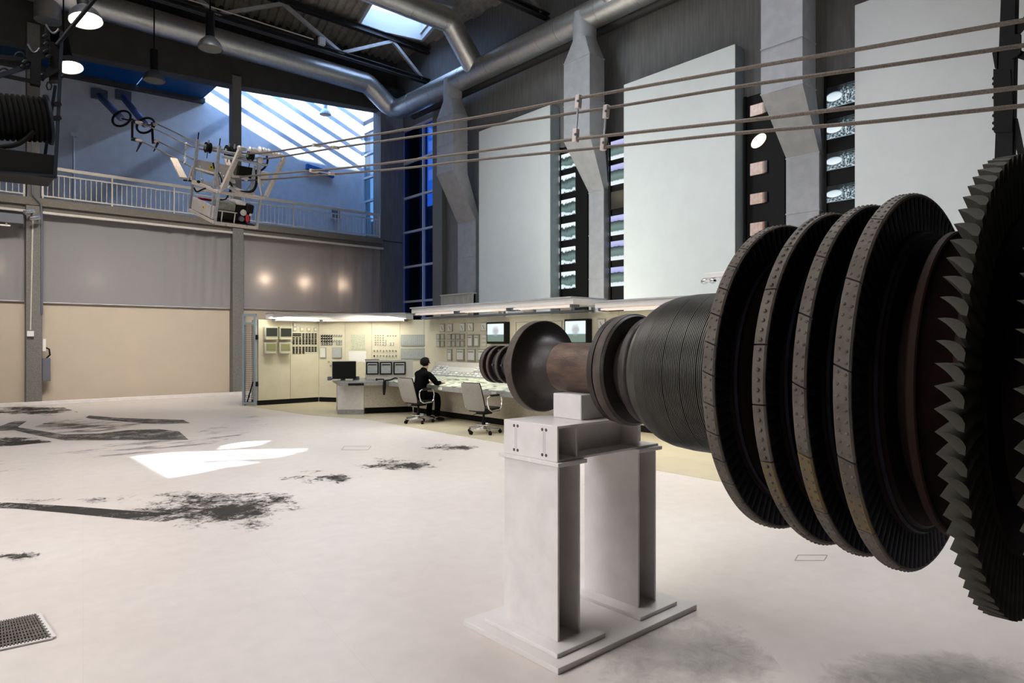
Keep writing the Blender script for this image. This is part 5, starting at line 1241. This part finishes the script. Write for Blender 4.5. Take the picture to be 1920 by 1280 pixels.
# tall posts carrying the pulley beams
HT = 1.40
for v in (VL-0.02,0.24): cb('mast',[loc(0,v,HM),loc(0,v,HT+0.06)],0.055,'cart_steel')
cb('mast',[loc(UW,0.5,HM),loc(UW,0.5,HT-0.2)],0.05,'cart_steel')
for v in (VL-0.02,0.24,0.0): 
    ct('pulley_beam',[loc(-0.02,v,HT-0.04 if v else HT-0.12),loc(UW+0.04,v,HT-0.04 if v else HT-0.12)],0.032,'cart_steel')
cb('mast_pin',[loc(0,VL-0.02,HT),loc(0,VL-0.02,HT+0.20)],0.02,'black_metal'); cb('mast_pin',[loc(0,0.24,HT),loc(0,0.24,HT+0.20)],0.02,'black_metal')
# outrigger planks
for s0,s1,F in (((625,665),(800,275),FN),((1060,735),(1245,350),FN),((235,555),(135,360),FL)):
    cb('outrigger_plank',[P(F,*s0),P(F,*s1)],0.15,'cart',0.04)
cb('outrigger_plank',[loc(UW,VL+0.05,HM+0.1),loc(UW,VL+0.55,HT-0.25)],0.11,'cart',0.035)
cb('outrigger_arm',[P(FL,240,575),loc(0,VL,HM)],0.035,'black_metal'); cb('outrigger_arm',[P(FL,330,440),P(FL,285,590)],0.04,'cart'); cb('outrigger_arm',[P(FN,625,665),loc(0,0,HM)],0.05,'cart'); cb('outrigger_arm',[P(FN,1045,745),loc(UW,0,HM)],0.05,'cart')
# pulleys
for F,x,y,r in ((FF,480,250,0.11),(FM,685,287,0.12),(FN,905,330,0.09),(FF,740,290,0.08)):
    c = P(F,x,y); w = MB(); w.lathe([(-0.05,r),(-0.035,r),(-0.02,r*0.78),(0.02,r*0.78),(0.035,r),(0.05,r)],c,e1,20); w.build('pulley', M['rubber'], cart)
    MB().lathe([(-0.062,r*0.4),(0.062,r*0.4)],c,e1,14).build('pulley_hub', M['cart_steel'], cart); ct('hanger',[c,c+e3*0.16],0.018,'cart_steel'); ct('hanger',[c,c-e3*0.22],0.008)
for F,x,y,r in ((FN,925,275,0.06),(FN,1020,285,0.085),(FN,1075,295,0.075),(FN,1150,320,0.06),(FN,820,258,0.05),(FN,1210,328,0.05)):
    c = P(F,x,y); MB().lathe([(-0.09,r*0.6),(-0.06,r),(-0.02,r*0.75),(0.02,r),(0.06,r*0.8),(0.09,r*0.6)],c,(e1+e2*0.15),16).build('roller', M['clamp'], cart)
# panels with yellow stickers
def panel(F,x0,y0,x1,y1,m='clamp',d=0.02):
    u0,v1 = F.uv(*zz(x0,y0)); u1,v0 = F.uv(*zz(x1,y1)); return F,min(u0,u1),max(u0,u1),min(v0,v1),max(v0,v1)
def pan(name, F, u0,u1,v0,v1, m='clamp', d=0.03, st=None):
    o = MB().fbox(F,u0,u1,v0,v1,-d/2,d/2).build(name, M[m], cart, bevel=0.004)
    if st:
        a = u0+(u1-u0)*st; sg = 1 if (F.n.dot(EYEV-F.o) > 0) else -1
        MB().fbox(F,a-0.045,a+0.045,(v0+v1)/2-0.05,(v0+v1)/2+0.05,sg*(d/2),sg*(d/2+0.003)).build('sticker', M['yellow'], o); MB().fbox(F,a-0.015,a+0.015,(v0+v1)/2+0.0,(v0+v1)/2+0.03,sg*(d/2+0.003),sg*(d/2+0.005)).build('sticker_mark', M['black'], o)
    return o
pan('side_panel', FL, 0.10, VL-0.12, 0.05, 0.30, st=0.45)
u0,v1 = FF.uv(*zz(365,365)); pan('upper_panel', FF, u0, u0+0.72, v1-0.24, v1, st=0.42)
u0,v1 = FM.uv(*zz(785,425)); pan('switch_case', FM, u0, u0+0.30, v1-0.22, v1, 'black', 0.12); pan('switch_case_cover', FM, u0+0.30, u0+0.62, v1-0.24, v1-0.03, 'clamp', 0.12)
# engine, tank and base on the near half of the floor
def lbox(name, u0,u1,v0,v1,w0,w1, m, bv=0.01):
    return MB().hexa([loc(u0,v0,w0),loc(u1,v0,w0),loc(u1,v1,w0),loc(u0,v1,w0),loc(u0,v0,w1),loc(u1,v0,w1),loc(u1,v1,w1),loc(u0,v1,w1)]).build(name, M[m], cart, bevel=bv)
lbox('fuel_tank',0.05,0.40,0.08,0.45,0.25,0.42,'tank',0.03); lbox('drip_tray',0.03,UW-0.03,0.03,0.62,0.0,0.05,'black',0.006); lbox('engine_block',0.40,0.74,0.12,0.5,0.06,0.40,'black',0.03); lbox('engine_cover',0.40,0.60,0.10,0.42,0.40,0.47,'clamp',0.02)
lbox('gearbox',0.06,0.40,0.12,0.5,0.05,0.24,'black_metal',0.03); lbox('air_filter',0.60,0.76,0.06,0.3,0.26,0.44,'black',0.03); lbox('toolbox',0.1,0.5,0.8,1.2,0.02,0.22,'black_metal',0.02)
MB().lathe([(0,0.062),(0.03,0.062),(0.035,0.035),(0.05,0.03)],loc(0.56,0.10,0.26),-e2,18).build('recoil_starter', M['clamp'], cart); MB().lathe([(0,0.06),(0.03,0.05)],loc(0.54,0.10,0.13),-e2,16).build('flywheel', M['grey_box'], cart)
MB().sphere(loc(0.64,0.05,0.16),0.055,10,8,(0.8,0.8,1.5)).build('red_knob', M['red'], cart); MB().sphere(loc(0.69,0.04,0.24),0.03,10,8).build('filler_cap', M['clamp'], cart); lbox('red_grip',0.05,0.4,1.15,1.22,0.27,0.32,'red',0.01)
for u in (0.13,0.38): cb('engine_frame',[loc(u,0.04,0.0),loc(u,0.04,0.24)],0.02,'clamp')
cb('engine_frame',[loc(0.05,0.04,0.24),loc(0.42,0.04,0.24)],0.02,'clamp')
# pipes, hoses and braces between the frames
ct('pipe',[P(FQ,690,640),P(FQ,760,690),P(FQ,900,715),P(FQ,945,700)],0.035,'clamp',10); ct('pipe',[P(FN,640,705),P(FN,840,725),P(FN,1000,745)],0.022,'clamp'); ct('pipe',[P(FL,330,610),P(FL,470,650),P(FL,590,690)],0.03,'cart')
ct('hose',smooth([P(FQ,965,470),P(FQ,968,560),P(FQ,950,650),P(FQ,900,690),P(FQ,800,690)]),0.028,'black'); ct('hose',smooth([P(FN,1068,335),P(FN,1075,390),P(FN,1045,450),P(FN,1005,480)]),0.02,'black'); ct('hose',smooth([P(FM,340,650),P(FM,370,690),P(FM,440,660),P(FM,560,640)]),0.016,'black'); ct('hose',smooth([P(FQ,600,770),P(FQ,660,760),P(FQ,690,700),P(FQ,720,640),P(FQ,700,590)]),0.014,'black'); ct('hose',smooth([P(FM,530,400),P(FM,550,470),P(FM,600,520),P(FM,620,600)]),0.016,'black')
ct('hydraulic_ram',[P(FN,990,380),P(FN,988,540)],0.04,'cart_steel',10); ct('ram_rod',[P(FN,988,540),P(FN,985,600)],0.02,'clamp'); MB().sphere(P(FN,1000,375),0.07,10,8).build('ram_head', M['clamp'], cart)
cb('brace',[P(FN,985,560),P(FN,1022,745)],0.03,'cart'); cb('brace',[P(FN,1000,570),P(FN,1040,630)],0.025,'cart'); cb('brace',[P(FM,940,575),P(FM,865,675)],0.022,'cart_steel'); cb('brace',[P(FM,560,480),P(FM,600,660)],0.05,'cart'); cb('brace',[P(FM,600,500),P(FM,650,620)],0.04,'cart'); cb('brace',[P(FL,400,430),P(FL,420,600)],0.025,'cart_steel'); cb('brace',[P(FL,330,600),P(FL,300,520)],0.03,'cart')
cb('rope_guide',[P(FL,360,455),P(FL,540,505)],0.03,'clamp'); cb('rope_guide',[P(FN,720,535),P(FN,880,545)],0.04,'clamp'); MB().bar(P(FN,845,540),P(FN,870,575),0.05,0.07).build('rope_clamp', M['clamp'], cart)
for x,y,F in ((385,590,FM),(420,570,FM),(640,540,FM),(700,520,FQ),(740,640,FQ),(720,580,FQ),(610,640,FQ)):
    MB().sphere(P(F,x,y),0.035,8,6,(1,0.8,0.9)).build('coupling', M['black_metal' if x%2 else 'cart_steel'], cart)
# ================================================================== DARK REEL CART HANGING AT THE TOP LEFT
M['reel_blue'] = mat('dark_blue_steel', (0.016,0.022,0.034), 0.6, spec=0.2)
TY = 12.2; TF = Frame((0,TY,0),(1,0,0),ZUP,(0,-1,0)); TB = Frame((0,TY+0.7,0),(1,0,0),ZUP,(0,-1,0))
def TP(x,y,w=0.0,F=TF): u,v = F.uv(x,y); return F.pt(u,v,w)
reel = thing('reel_cart','black hanging reel cart with hose drum and box at the left picture edge','reel cart',TP(70,330))
def rb_(name, pts, w, m='black_metal', h=None):
    b = MB()
    for p,q in zip(pts[:-1],pts[1:]): b.bar(p,q,w,h or w,up=(0,1,0.01))
    return b.build(name, M[m], reel)
p0, p1 = TP(-70,268), TP(103,291); p2, p3 = TP(-70,314), TP(103,334)
bx = MB(); dv = Vector((0,0.75,0)); bx.hexa([p2,p3,p3+dv,p2+dv,p0,p1,p1+dv,p0+dv]); bx.build('box', M['black'], reel, bevel=0.01)
rb_('lower_rail',[TP(-70,318,0.02),TP(103,330,0.02)],0.03,'reel_blue')
c0, c1 = TP(-60,203,-0.35), TP(93,214,-0.35); axr = (c1-c0).normalized(); L_ = (c1-c0).length
pr = []; k = 0.0
while k < L_: pr += [(k,0.315),(k+0.02,0.345),(k+0.045,0.345),(k+0.065,0.315)]; k += 0.068
MB().lathe(pr,c0,axr,36).build('hose_coil', M['rubber'], reel)
MB().lathe([(L_,0.30),(L_+0.005,0.375),(L_+0.04,0.38),(L_+0.045,0.36),(L_+0.05,0.10)],c0,axr,40).build('drum_flange', M['reel_blue'], reel)
rb_('side_post',[TP(116,60),TP(110,200),TP(103,334)],0.045,'reel_blue'); rb_('side_post',[TP(109,150,-0.3),TP(88,292,-0.3)],0.04,'reel_blue'); rb_('side_post',[TP(-30,40,-0.5),TP(-30,290,-0.5)],0.05)
for y in (196,222): MB().bar(TP(101,y),TP(114,y-2),0.06,0.06).build('joint', M['black_metal'], reel)
# saddles on top
def saddle(x0,x1,yt,yb,ybase):
    n = 10; vs = []; u0,v0 = TF.uv(x0,yt); u1,_ = TF.uv(x1,yt); vb = TF.uv(x0,yb)[1]; vl = TF.uv(x0,ybase)[1]
    poly = [TF.pt(u0,vl,0.0),TF.pt(u0,v0,0.0)]+[TF.pt(u0+(u1-u0)*k/n, v0-(v0-vb)*math.sin(math.pi*min(1,k/n*0.94)),0.0) for k in range(1,n+1)]+[TF.pt(u1,vl,0.0)]
    MB().prism(poly, Vector((0,0.16,0))).build('saddle', M['black_metal'], reel)
    MB().tube([TF.pt(u0+(u1-u0)*k/n, v0-(v0-vb)*math.sin(math.pi*min(1,k/n*0.94)),0.01) for k in range(n+1)],0.014,6).build('saddle_lip', M['grey_box'], reel)
saddle(86,110,46,59,75); saddle(52,74,83,96,118)
pp = MB(); 
pp.hexa([TP(95,150),TP(117,150),TP(117,150)+Vector((0,0.2,0)),TP(95,150)+Vector((0,0.2,0)),TP(93,62),TP(118,57),TP(118,57)+Vector((0,0.2,0)),TP(93,62)+Vector((0,0.2,0))]); pp.build('head_plate', M['black'], reel, bevel=0.008)
rb_('cross_arm',[TP(-60,98),TP(45,112)],0.05); rb_('cross_arm',[TP(-60,128),TP(62,153)],0.05); rb_('brace',[TP(-20,148),TP(64,121)],0.06,'reel_blue'); rb_('brace',[TP(62,153),TP(110,130)],0.06); rb_('brace',[TP(50,112),TP(95,100)],0.09); rb_('brace',[TP(78,150),TP(95,128)],0.05)
rb_('hanging_leg',[TP(67,112),TP(66,160)],0.12)
for x,y in ((37,106),(7,136)):
    MB().tube([TP(x+9*math.cos(a),y-8*math.sin(a)) for a in [math.pi*k/10 for k in range(11)]],0.012,6).build('hoop', M['black_metal'], reel)
for x,y,s in ((46,118,0.06),(42,126,0.05),(84,70,0.06),(86,84,0.06),(84,98,0.05),(50,124,0.05),(118,144,0.05),(90,108,0.06)):
    MB().lathe([(-s*0.8,s*0.35),(-s*0.3,s*0.5),(s*0.3,s*0.5),(s*0.8,s*0.35)],TP(x,y,0.05),(0.6,0.3,0.7),8).build('fitting', M['black_metal'], reel)
ct2 = MB().tube(smooth([TP(65,243,-0.1),TP(50,258,-0.1),TP(30,270,-0.05),TP(10,273,-0.05),TP(-10,276,-0.05)]),0.035,8).build('hose_tail', M['rubber'], reel)
MB().tube([TP(92+5*math.cos(a),161+8*math.sin(a)) for a in [2*math.pi*k/6 for k in range(7)]],0.012,6).build('shackle', M['black_metal'], reel)
u,v = TF.uv(178,-2); e = TF.pt(u,v); s_ = TP(106,85); dr_ = (e-s_).normalized(); e = s_+dr_*((12.12-s_.z)/dr_.z)
o = MB().tube([s_,e],0.032,10).build('suspension_rope', M['black_metal']); tag(o,'dark sloping suspension rope from the reel cart up to the roof','rope')
# ================================================================== BLACK POST AT THE RIGHT EDGE
XP = 7.3; PFm = Frame((XP,0,0),(0,-1,0),ZUP,(-1,0,0))
def PP(x,y,w=0.0): u,v = PFm.uv(x,y); return PFm.pt(u,v,w)
post = thing('steel_post','black bolted steel post with braces rising behind the bladed disc','steel post',(XP,1.7,0))
b = MB(); a_, b_ = PP(1864,305), PP(1899,305); tp, tq = PP(1876,0), PP(1905,0)
d0 = Vector((0.12,0,0)); k = (a_-tp)/(a_.z-tp.z)
def ext(p, q, z): return p+(q-p)*((z-p.z)/(q.z-p.z))
b.hexa([ext(a_,tp,0),ext(b_,tq,0),ext(b_,tq,0)+d0,ext(a_,tp,0)+d0,ext(a_,tp,7.2),ext(b_,tq,7.2),ext(b_,tq,7.2)+d0,ext(a_,tp,7.2)+d0]); b.build('shaft', M['black_metal'], post, bevel=0.006)
b = MB(); b.prism([PP(1863,130,0.012),PP(1895,130,0.012),PP(1900,205,0.012),PP(1898,248,0.012),PP(1864,248,0.012)], Vector((0.14,0,0))); b.prism([PP(1861,100,0.014),PP(1870,92,0.014),PP(1870,130,0.014),PP(1866,128,0.014)], Vector((0.1,0,0))); b.prism([PP(1895,66,0.01),PP(1914,64,0.01),PP(1914,100,0.01),PP(1897,112,0.01)],Vector((0.04,0,0))); b.build('splice_plate', M['black'], post)
for y in (145,155,181,215,229,240): MB().sphere(PP(1862,y,-0.03),0.016,8,6).build('bolt', M['black_metal'], post)
for p,q,w in (((1902,58),(1935,20),0.07),((1898,95),(1935,108),0.06),((1899,222),(1918,315),0.05),((1918,315),(1960,520),0.05)): MB().bar(PP(*p,-0.05),PP(*q,-0.05),w,0.03,up=(1,0,0)).build('brace', M['black_metal'], post)
MB().box((XP-0.2,a_.y-0.45,0),(XP+0.35,a_.y+0.3,0.03)).build('base_plate', M['black_metal'], post)
# small fixture seen above the grooved drum
p = on_x(1334,521,9.5); t = thing('canopy_fixture','small pale fixture in front of the white panel just above the grooved drum','light fixture',p)
MB().box((p.x-0.05,p.y-0.28,p.z+0.0),(p.x+0.05,p.y+0.10,p.z+0.08)).build('housing', M['canopy'], t, bevel=0.008)
for k in (-0.06,0.09): MB().lathe([(0,0.045),(0.05,0.05),(0.09,0.03)],(p.x,p.y+k,p.z-0.045),(0,1,0),14).build('lamp_holder', M['chrome'], t)
MB().box((p.x-0.02,p.y-0.2,2.40),(p.x+0.02,p.y-0.16,p.z)).build('stem', M['canopy'], t); MB().box((p.x-0.04,p.y-0.06,p.z-0.06),(p.x+0.04,p.y+0.1,p.z-0.03)).build('bracket', M['canopy'], t)
# ================================================================== FLOOR: prints, stains, grate, hatches
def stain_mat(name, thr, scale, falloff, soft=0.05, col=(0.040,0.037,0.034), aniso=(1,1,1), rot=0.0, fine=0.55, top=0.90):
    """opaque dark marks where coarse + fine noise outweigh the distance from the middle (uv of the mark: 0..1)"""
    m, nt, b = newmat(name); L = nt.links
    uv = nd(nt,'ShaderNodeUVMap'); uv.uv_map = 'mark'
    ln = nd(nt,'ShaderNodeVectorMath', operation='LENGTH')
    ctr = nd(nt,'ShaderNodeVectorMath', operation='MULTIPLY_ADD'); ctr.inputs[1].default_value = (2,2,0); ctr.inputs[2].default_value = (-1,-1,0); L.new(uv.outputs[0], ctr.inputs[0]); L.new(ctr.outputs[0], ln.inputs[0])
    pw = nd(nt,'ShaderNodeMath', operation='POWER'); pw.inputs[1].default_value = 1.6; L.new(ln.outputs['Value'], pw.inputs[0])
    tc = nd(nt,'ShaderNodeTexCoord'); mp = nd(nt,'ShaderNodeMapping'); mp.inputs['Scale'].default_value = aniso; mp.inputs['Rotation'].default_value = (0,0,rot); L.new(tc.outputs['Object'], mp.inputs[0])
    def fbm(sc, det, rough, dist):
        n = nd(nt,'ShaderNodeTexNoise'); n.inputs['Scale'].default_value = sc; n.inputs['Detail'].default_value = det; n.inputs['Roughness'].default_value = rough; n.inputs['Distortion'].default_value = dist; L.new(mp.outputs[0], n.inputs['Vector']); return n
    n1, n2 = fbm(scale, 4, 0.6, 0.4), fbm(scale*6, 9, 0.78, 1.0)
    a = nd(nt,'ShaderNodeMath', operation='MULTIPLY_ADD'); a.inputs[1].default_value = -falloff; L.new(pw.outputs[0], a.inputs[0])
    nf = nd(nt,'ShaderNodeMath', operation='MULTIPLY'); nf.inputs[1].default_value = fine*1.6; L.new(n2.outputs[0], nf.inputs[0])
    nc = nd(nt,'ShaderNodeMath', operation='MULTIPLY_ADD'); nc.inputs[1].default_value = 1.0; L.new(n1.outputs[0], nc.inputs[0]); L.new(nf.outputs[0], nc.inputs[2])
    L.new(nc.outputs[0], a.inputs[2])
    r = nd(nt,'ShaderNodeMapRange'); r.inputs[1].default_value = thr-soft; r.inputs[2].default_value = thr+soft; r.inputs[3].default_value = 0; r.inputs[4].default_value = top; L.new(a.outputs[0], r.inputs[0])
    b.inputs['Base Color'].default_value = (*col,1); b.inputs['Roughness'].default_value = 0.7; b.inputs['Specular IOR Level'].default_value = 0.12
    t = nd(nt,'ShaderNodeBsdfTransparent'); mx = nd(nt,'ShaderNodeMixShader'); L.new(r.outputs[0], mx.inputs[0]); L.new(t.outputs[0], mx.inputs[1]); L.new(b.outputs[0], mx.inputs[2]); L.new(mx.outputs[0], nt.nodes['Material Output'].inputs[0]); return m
ZM_ = [0.0012]
def mark(px, label, m, name='floor_stain'):
    ZM_[0] += 0.0003
    pts = [on_z(x,y,ZM_[0]) for x,y in px]; c = sum(pts,Vector())/len(pts)
    me = bpy.data.meshes.new(name); me.from_pydata([tuple(p-c) for p in pts],[],[tuple(range(len(pts)))]); me.update()
    if me.polygons[0].normal.z < 0: me.flip_normals()
    uvl = me.uv_layers.new(name='mark')
    xs = [p.x for p in px_v(px)]; ys = [p.y for p in px_v(px)]
    for l in me.loops:
        q = px[l.vertex_index]; uvl.data[l.index].uv = ((q[0]-min(xs))/(max(xs)-min(xs)), (q[1]-min(ys))/(max(ys)-min(ys)))
    me.materials.append(m); o = bpy.data.objects.new(name, me); COL.objects.link(o); o.location = c
    return tag(o, label, 'floor mark', 'dark prints on the floor')
def px_v(px): return [Vector((x,y)) for x,y in px]
def quad(F_, x0,y0,x1,y1):   # a lozenge lying on the floor, kept square to the hall view
    return [(x0,y1),(x1,y1),(x1,y0),(x0,y0)]
S1 = stain_mat('cloudy_print', 0.985, 2.1, 0.50, 0.10, fine=0.75)
S2 = stain_mat('sparse_print', 1.035, 2.2, 0.45, 0.08, fine=0.75)
S3 = stain_mat('faint_print', 1.02, 1.6, 0.10, 0.07, aniso=(0.6,2.4,1), rot=0.72, top=0.55)
S4 = stain_mat('solid_print', 0.84, 3.0, 0.05, 0.22, col=(0.085,0.08,0.075), fine=0.6, top=0.92)
S5 = stain_mat('tail_print', 0.78, 4.0, 0.30, 0.12, fine=0.7)
S6 = stain_mat('grey_patch', 0.80, 1.3, 0.62, 0.30, col=(0.30,0.29,0.27), top=0.7)  # soft grey patch that fades out towards its edge
mark(quad(0,170,905,610,1020), 'large cloudy dark print on the open floor with a ragged outline', S1)
mark([(-70,951),(-70,938),(40,943),(140,949),(230,956),(320,962),(350,970),(300,979),(200,969),(120,961),(30,953)], 'thin dark tail running from the left picture edge into the cloudy print', S5)
mark(quad(0,640,852,850,892), 'smaller cloudy dark print between the sun patch and the stand', S2)
mark(quad(0,770,828,920,848), 'small dark smudge on the floor in front of the swivel chairs', S2)
mark(quad(0,520,872,680,915), 'sparse speckled print right of the sun patch', stain_mat('speckled_print',0.96,1.8,0.20,0.05))
mark(quad(0,-80,1025,90,1052), 'small speckled print near the left picture edge', stain_mat('speckled_print_b',0.95,2.0,0.20,0.05))
def z8(pts): return [(x/2.56,740+y/2.56) for x,y in pts]
mark(z8([(-90,165),(0,150),(70,125),(130,125),(85,155),(210,175),(310,190),(480,185),(620,168),(760,164),(860,175),(905,215),(600,217),(310,218),(180,195),(70,170),(0,172),(-90,185)]), 'bent dark ribbon print on the floor at the left, lower arm pointing right', S4, 'floor_print')
mark(z8([(410,108),(430,98),(560,110),(740,116),(880,120),(912,135),(800,140),(700,138),(560,125),(430,114)]), 'short dark ribbon print above the bent ribbon', S4, 'floor_print')
mark(z8([(-90,50),(270,48),(430,100),(250,100),(100,96),(-90,92)]), 'streaky dark print nearest the left wall', stain_mat('streaky_print',0.84,1.5,0.22,0.06), 'floor_print')
mark(z8([(-90,200),(180,205),(250,225),(100,240),(-90,256)]), 'streaky dark print under the bent ribbon at the left edge', stain_mat('streaky_print_b',0.80,1.5,0.18,0.06), 'floor_print')
mark(z8([(130,165),(300,105),(560,120),(700,140),(560,165),(320,190)]), 'faint grey streaks between the two ribbon prints', stain_mat('streaky_print_c',0.93,1.6,0.15,0.08,aniso=(0.7,2.0,1),rot=0.72,top=0.7), 'floor_print')
mark(z8([(-90,330),(500,240),(900,195),(1250,80),(1400,120),(1000,240),(500,300),(-90,390)]), 'long faint streak of specks sloping up from the left edge', S3, 'floor_print')
mark(z8([(0,470),(400,470),(700,480),(760,520),(400,520),(0,520)]), 'faint specks above the tail of the cloudy print', stain_mat('faint_specks',1.04,2.0,0.10,0.05,top=0.7), 'floor_print')
mark([(1110,1215),(1330,1135),(1420,1190),(1500,1300),(1300,1330),(1080,1290)], 'grey patch on the floor beside the stand base plate', S6)
mark([(1480,1240),(1700,1200),(1960,1230),(1960,1330),(1500,1330)], 'grey patch on the floor under the bladed discs', S6)
# grate in the floor
gq = [on_z(-8,1168,0.004),on_z(70,1152,0.004),on_z(99,1196,0.004),on_z(-8,1219,0.004)]
t = thing('floor_grate','small dark steel floor grate with a pale frame at the lower left','floor grate',sum(gq,Vector())/4)
gx, gy = (gq[1]-gq[0]), (gq[3]-gq[0])
MB().add([p+Vector((0,0,0.001)) for p in gq],[(0,1,2,3)]).build('pit', M['dark_pit'], t)
for k in range(1,16): 
    a = gq[0]+gx*(k/16); d = gq[3]+(gq[2]-gq[3])*(k/16); MB().bar(a+Vector((0,0,0.006)),d+Vector((0,0,0.006)),0.008,0.008).build('bar', M['grate'], t)
for k in range(1,9):
    a = gq[0]+gy*(k/9); d = gq[1]+(gq[2]-gq[1])*(k/9); MB().bar(a+Vector((0,0,0.005)),d+Vector((0,0,0.005)),0.022,0.005).build('cross_bar', M['grate'], t)
fr = MB()
for i in range(4): fr.bar(gq[i]+Vector((0,0,0.003)),gq[(i+1)%4]+Vector((0,0,0.003)),0.03,0.008)
fr.build('frame', M['worn_white'], t)
for (x0,y0,x1,y1,lab) in ((640,836,690,843,'thin rectangular hatch outline in the floor before the desk wing'),(1095,902,1112,908,'tiny hatch outline seen between the stand columns'),(1490,1040,1545,1050,'faint hatch outline in the floor under the shrouded blade rings')):
    q = [on_z(x0,y1,0.003),on_z(x1,y1,0.003),on_z(x1+6,y0,0.003),on_z(x0+6,y0,0.003)]; b = MB()
    for i in range(4): b.bar(q[i],q[(i+1)%4],0.004 if x0 > 1400 else 0.008,0.002)
    o = b.build('floor_hatch', M['hatch']); tag(o,lab,'floor hatch','hatch outlines in the floor')
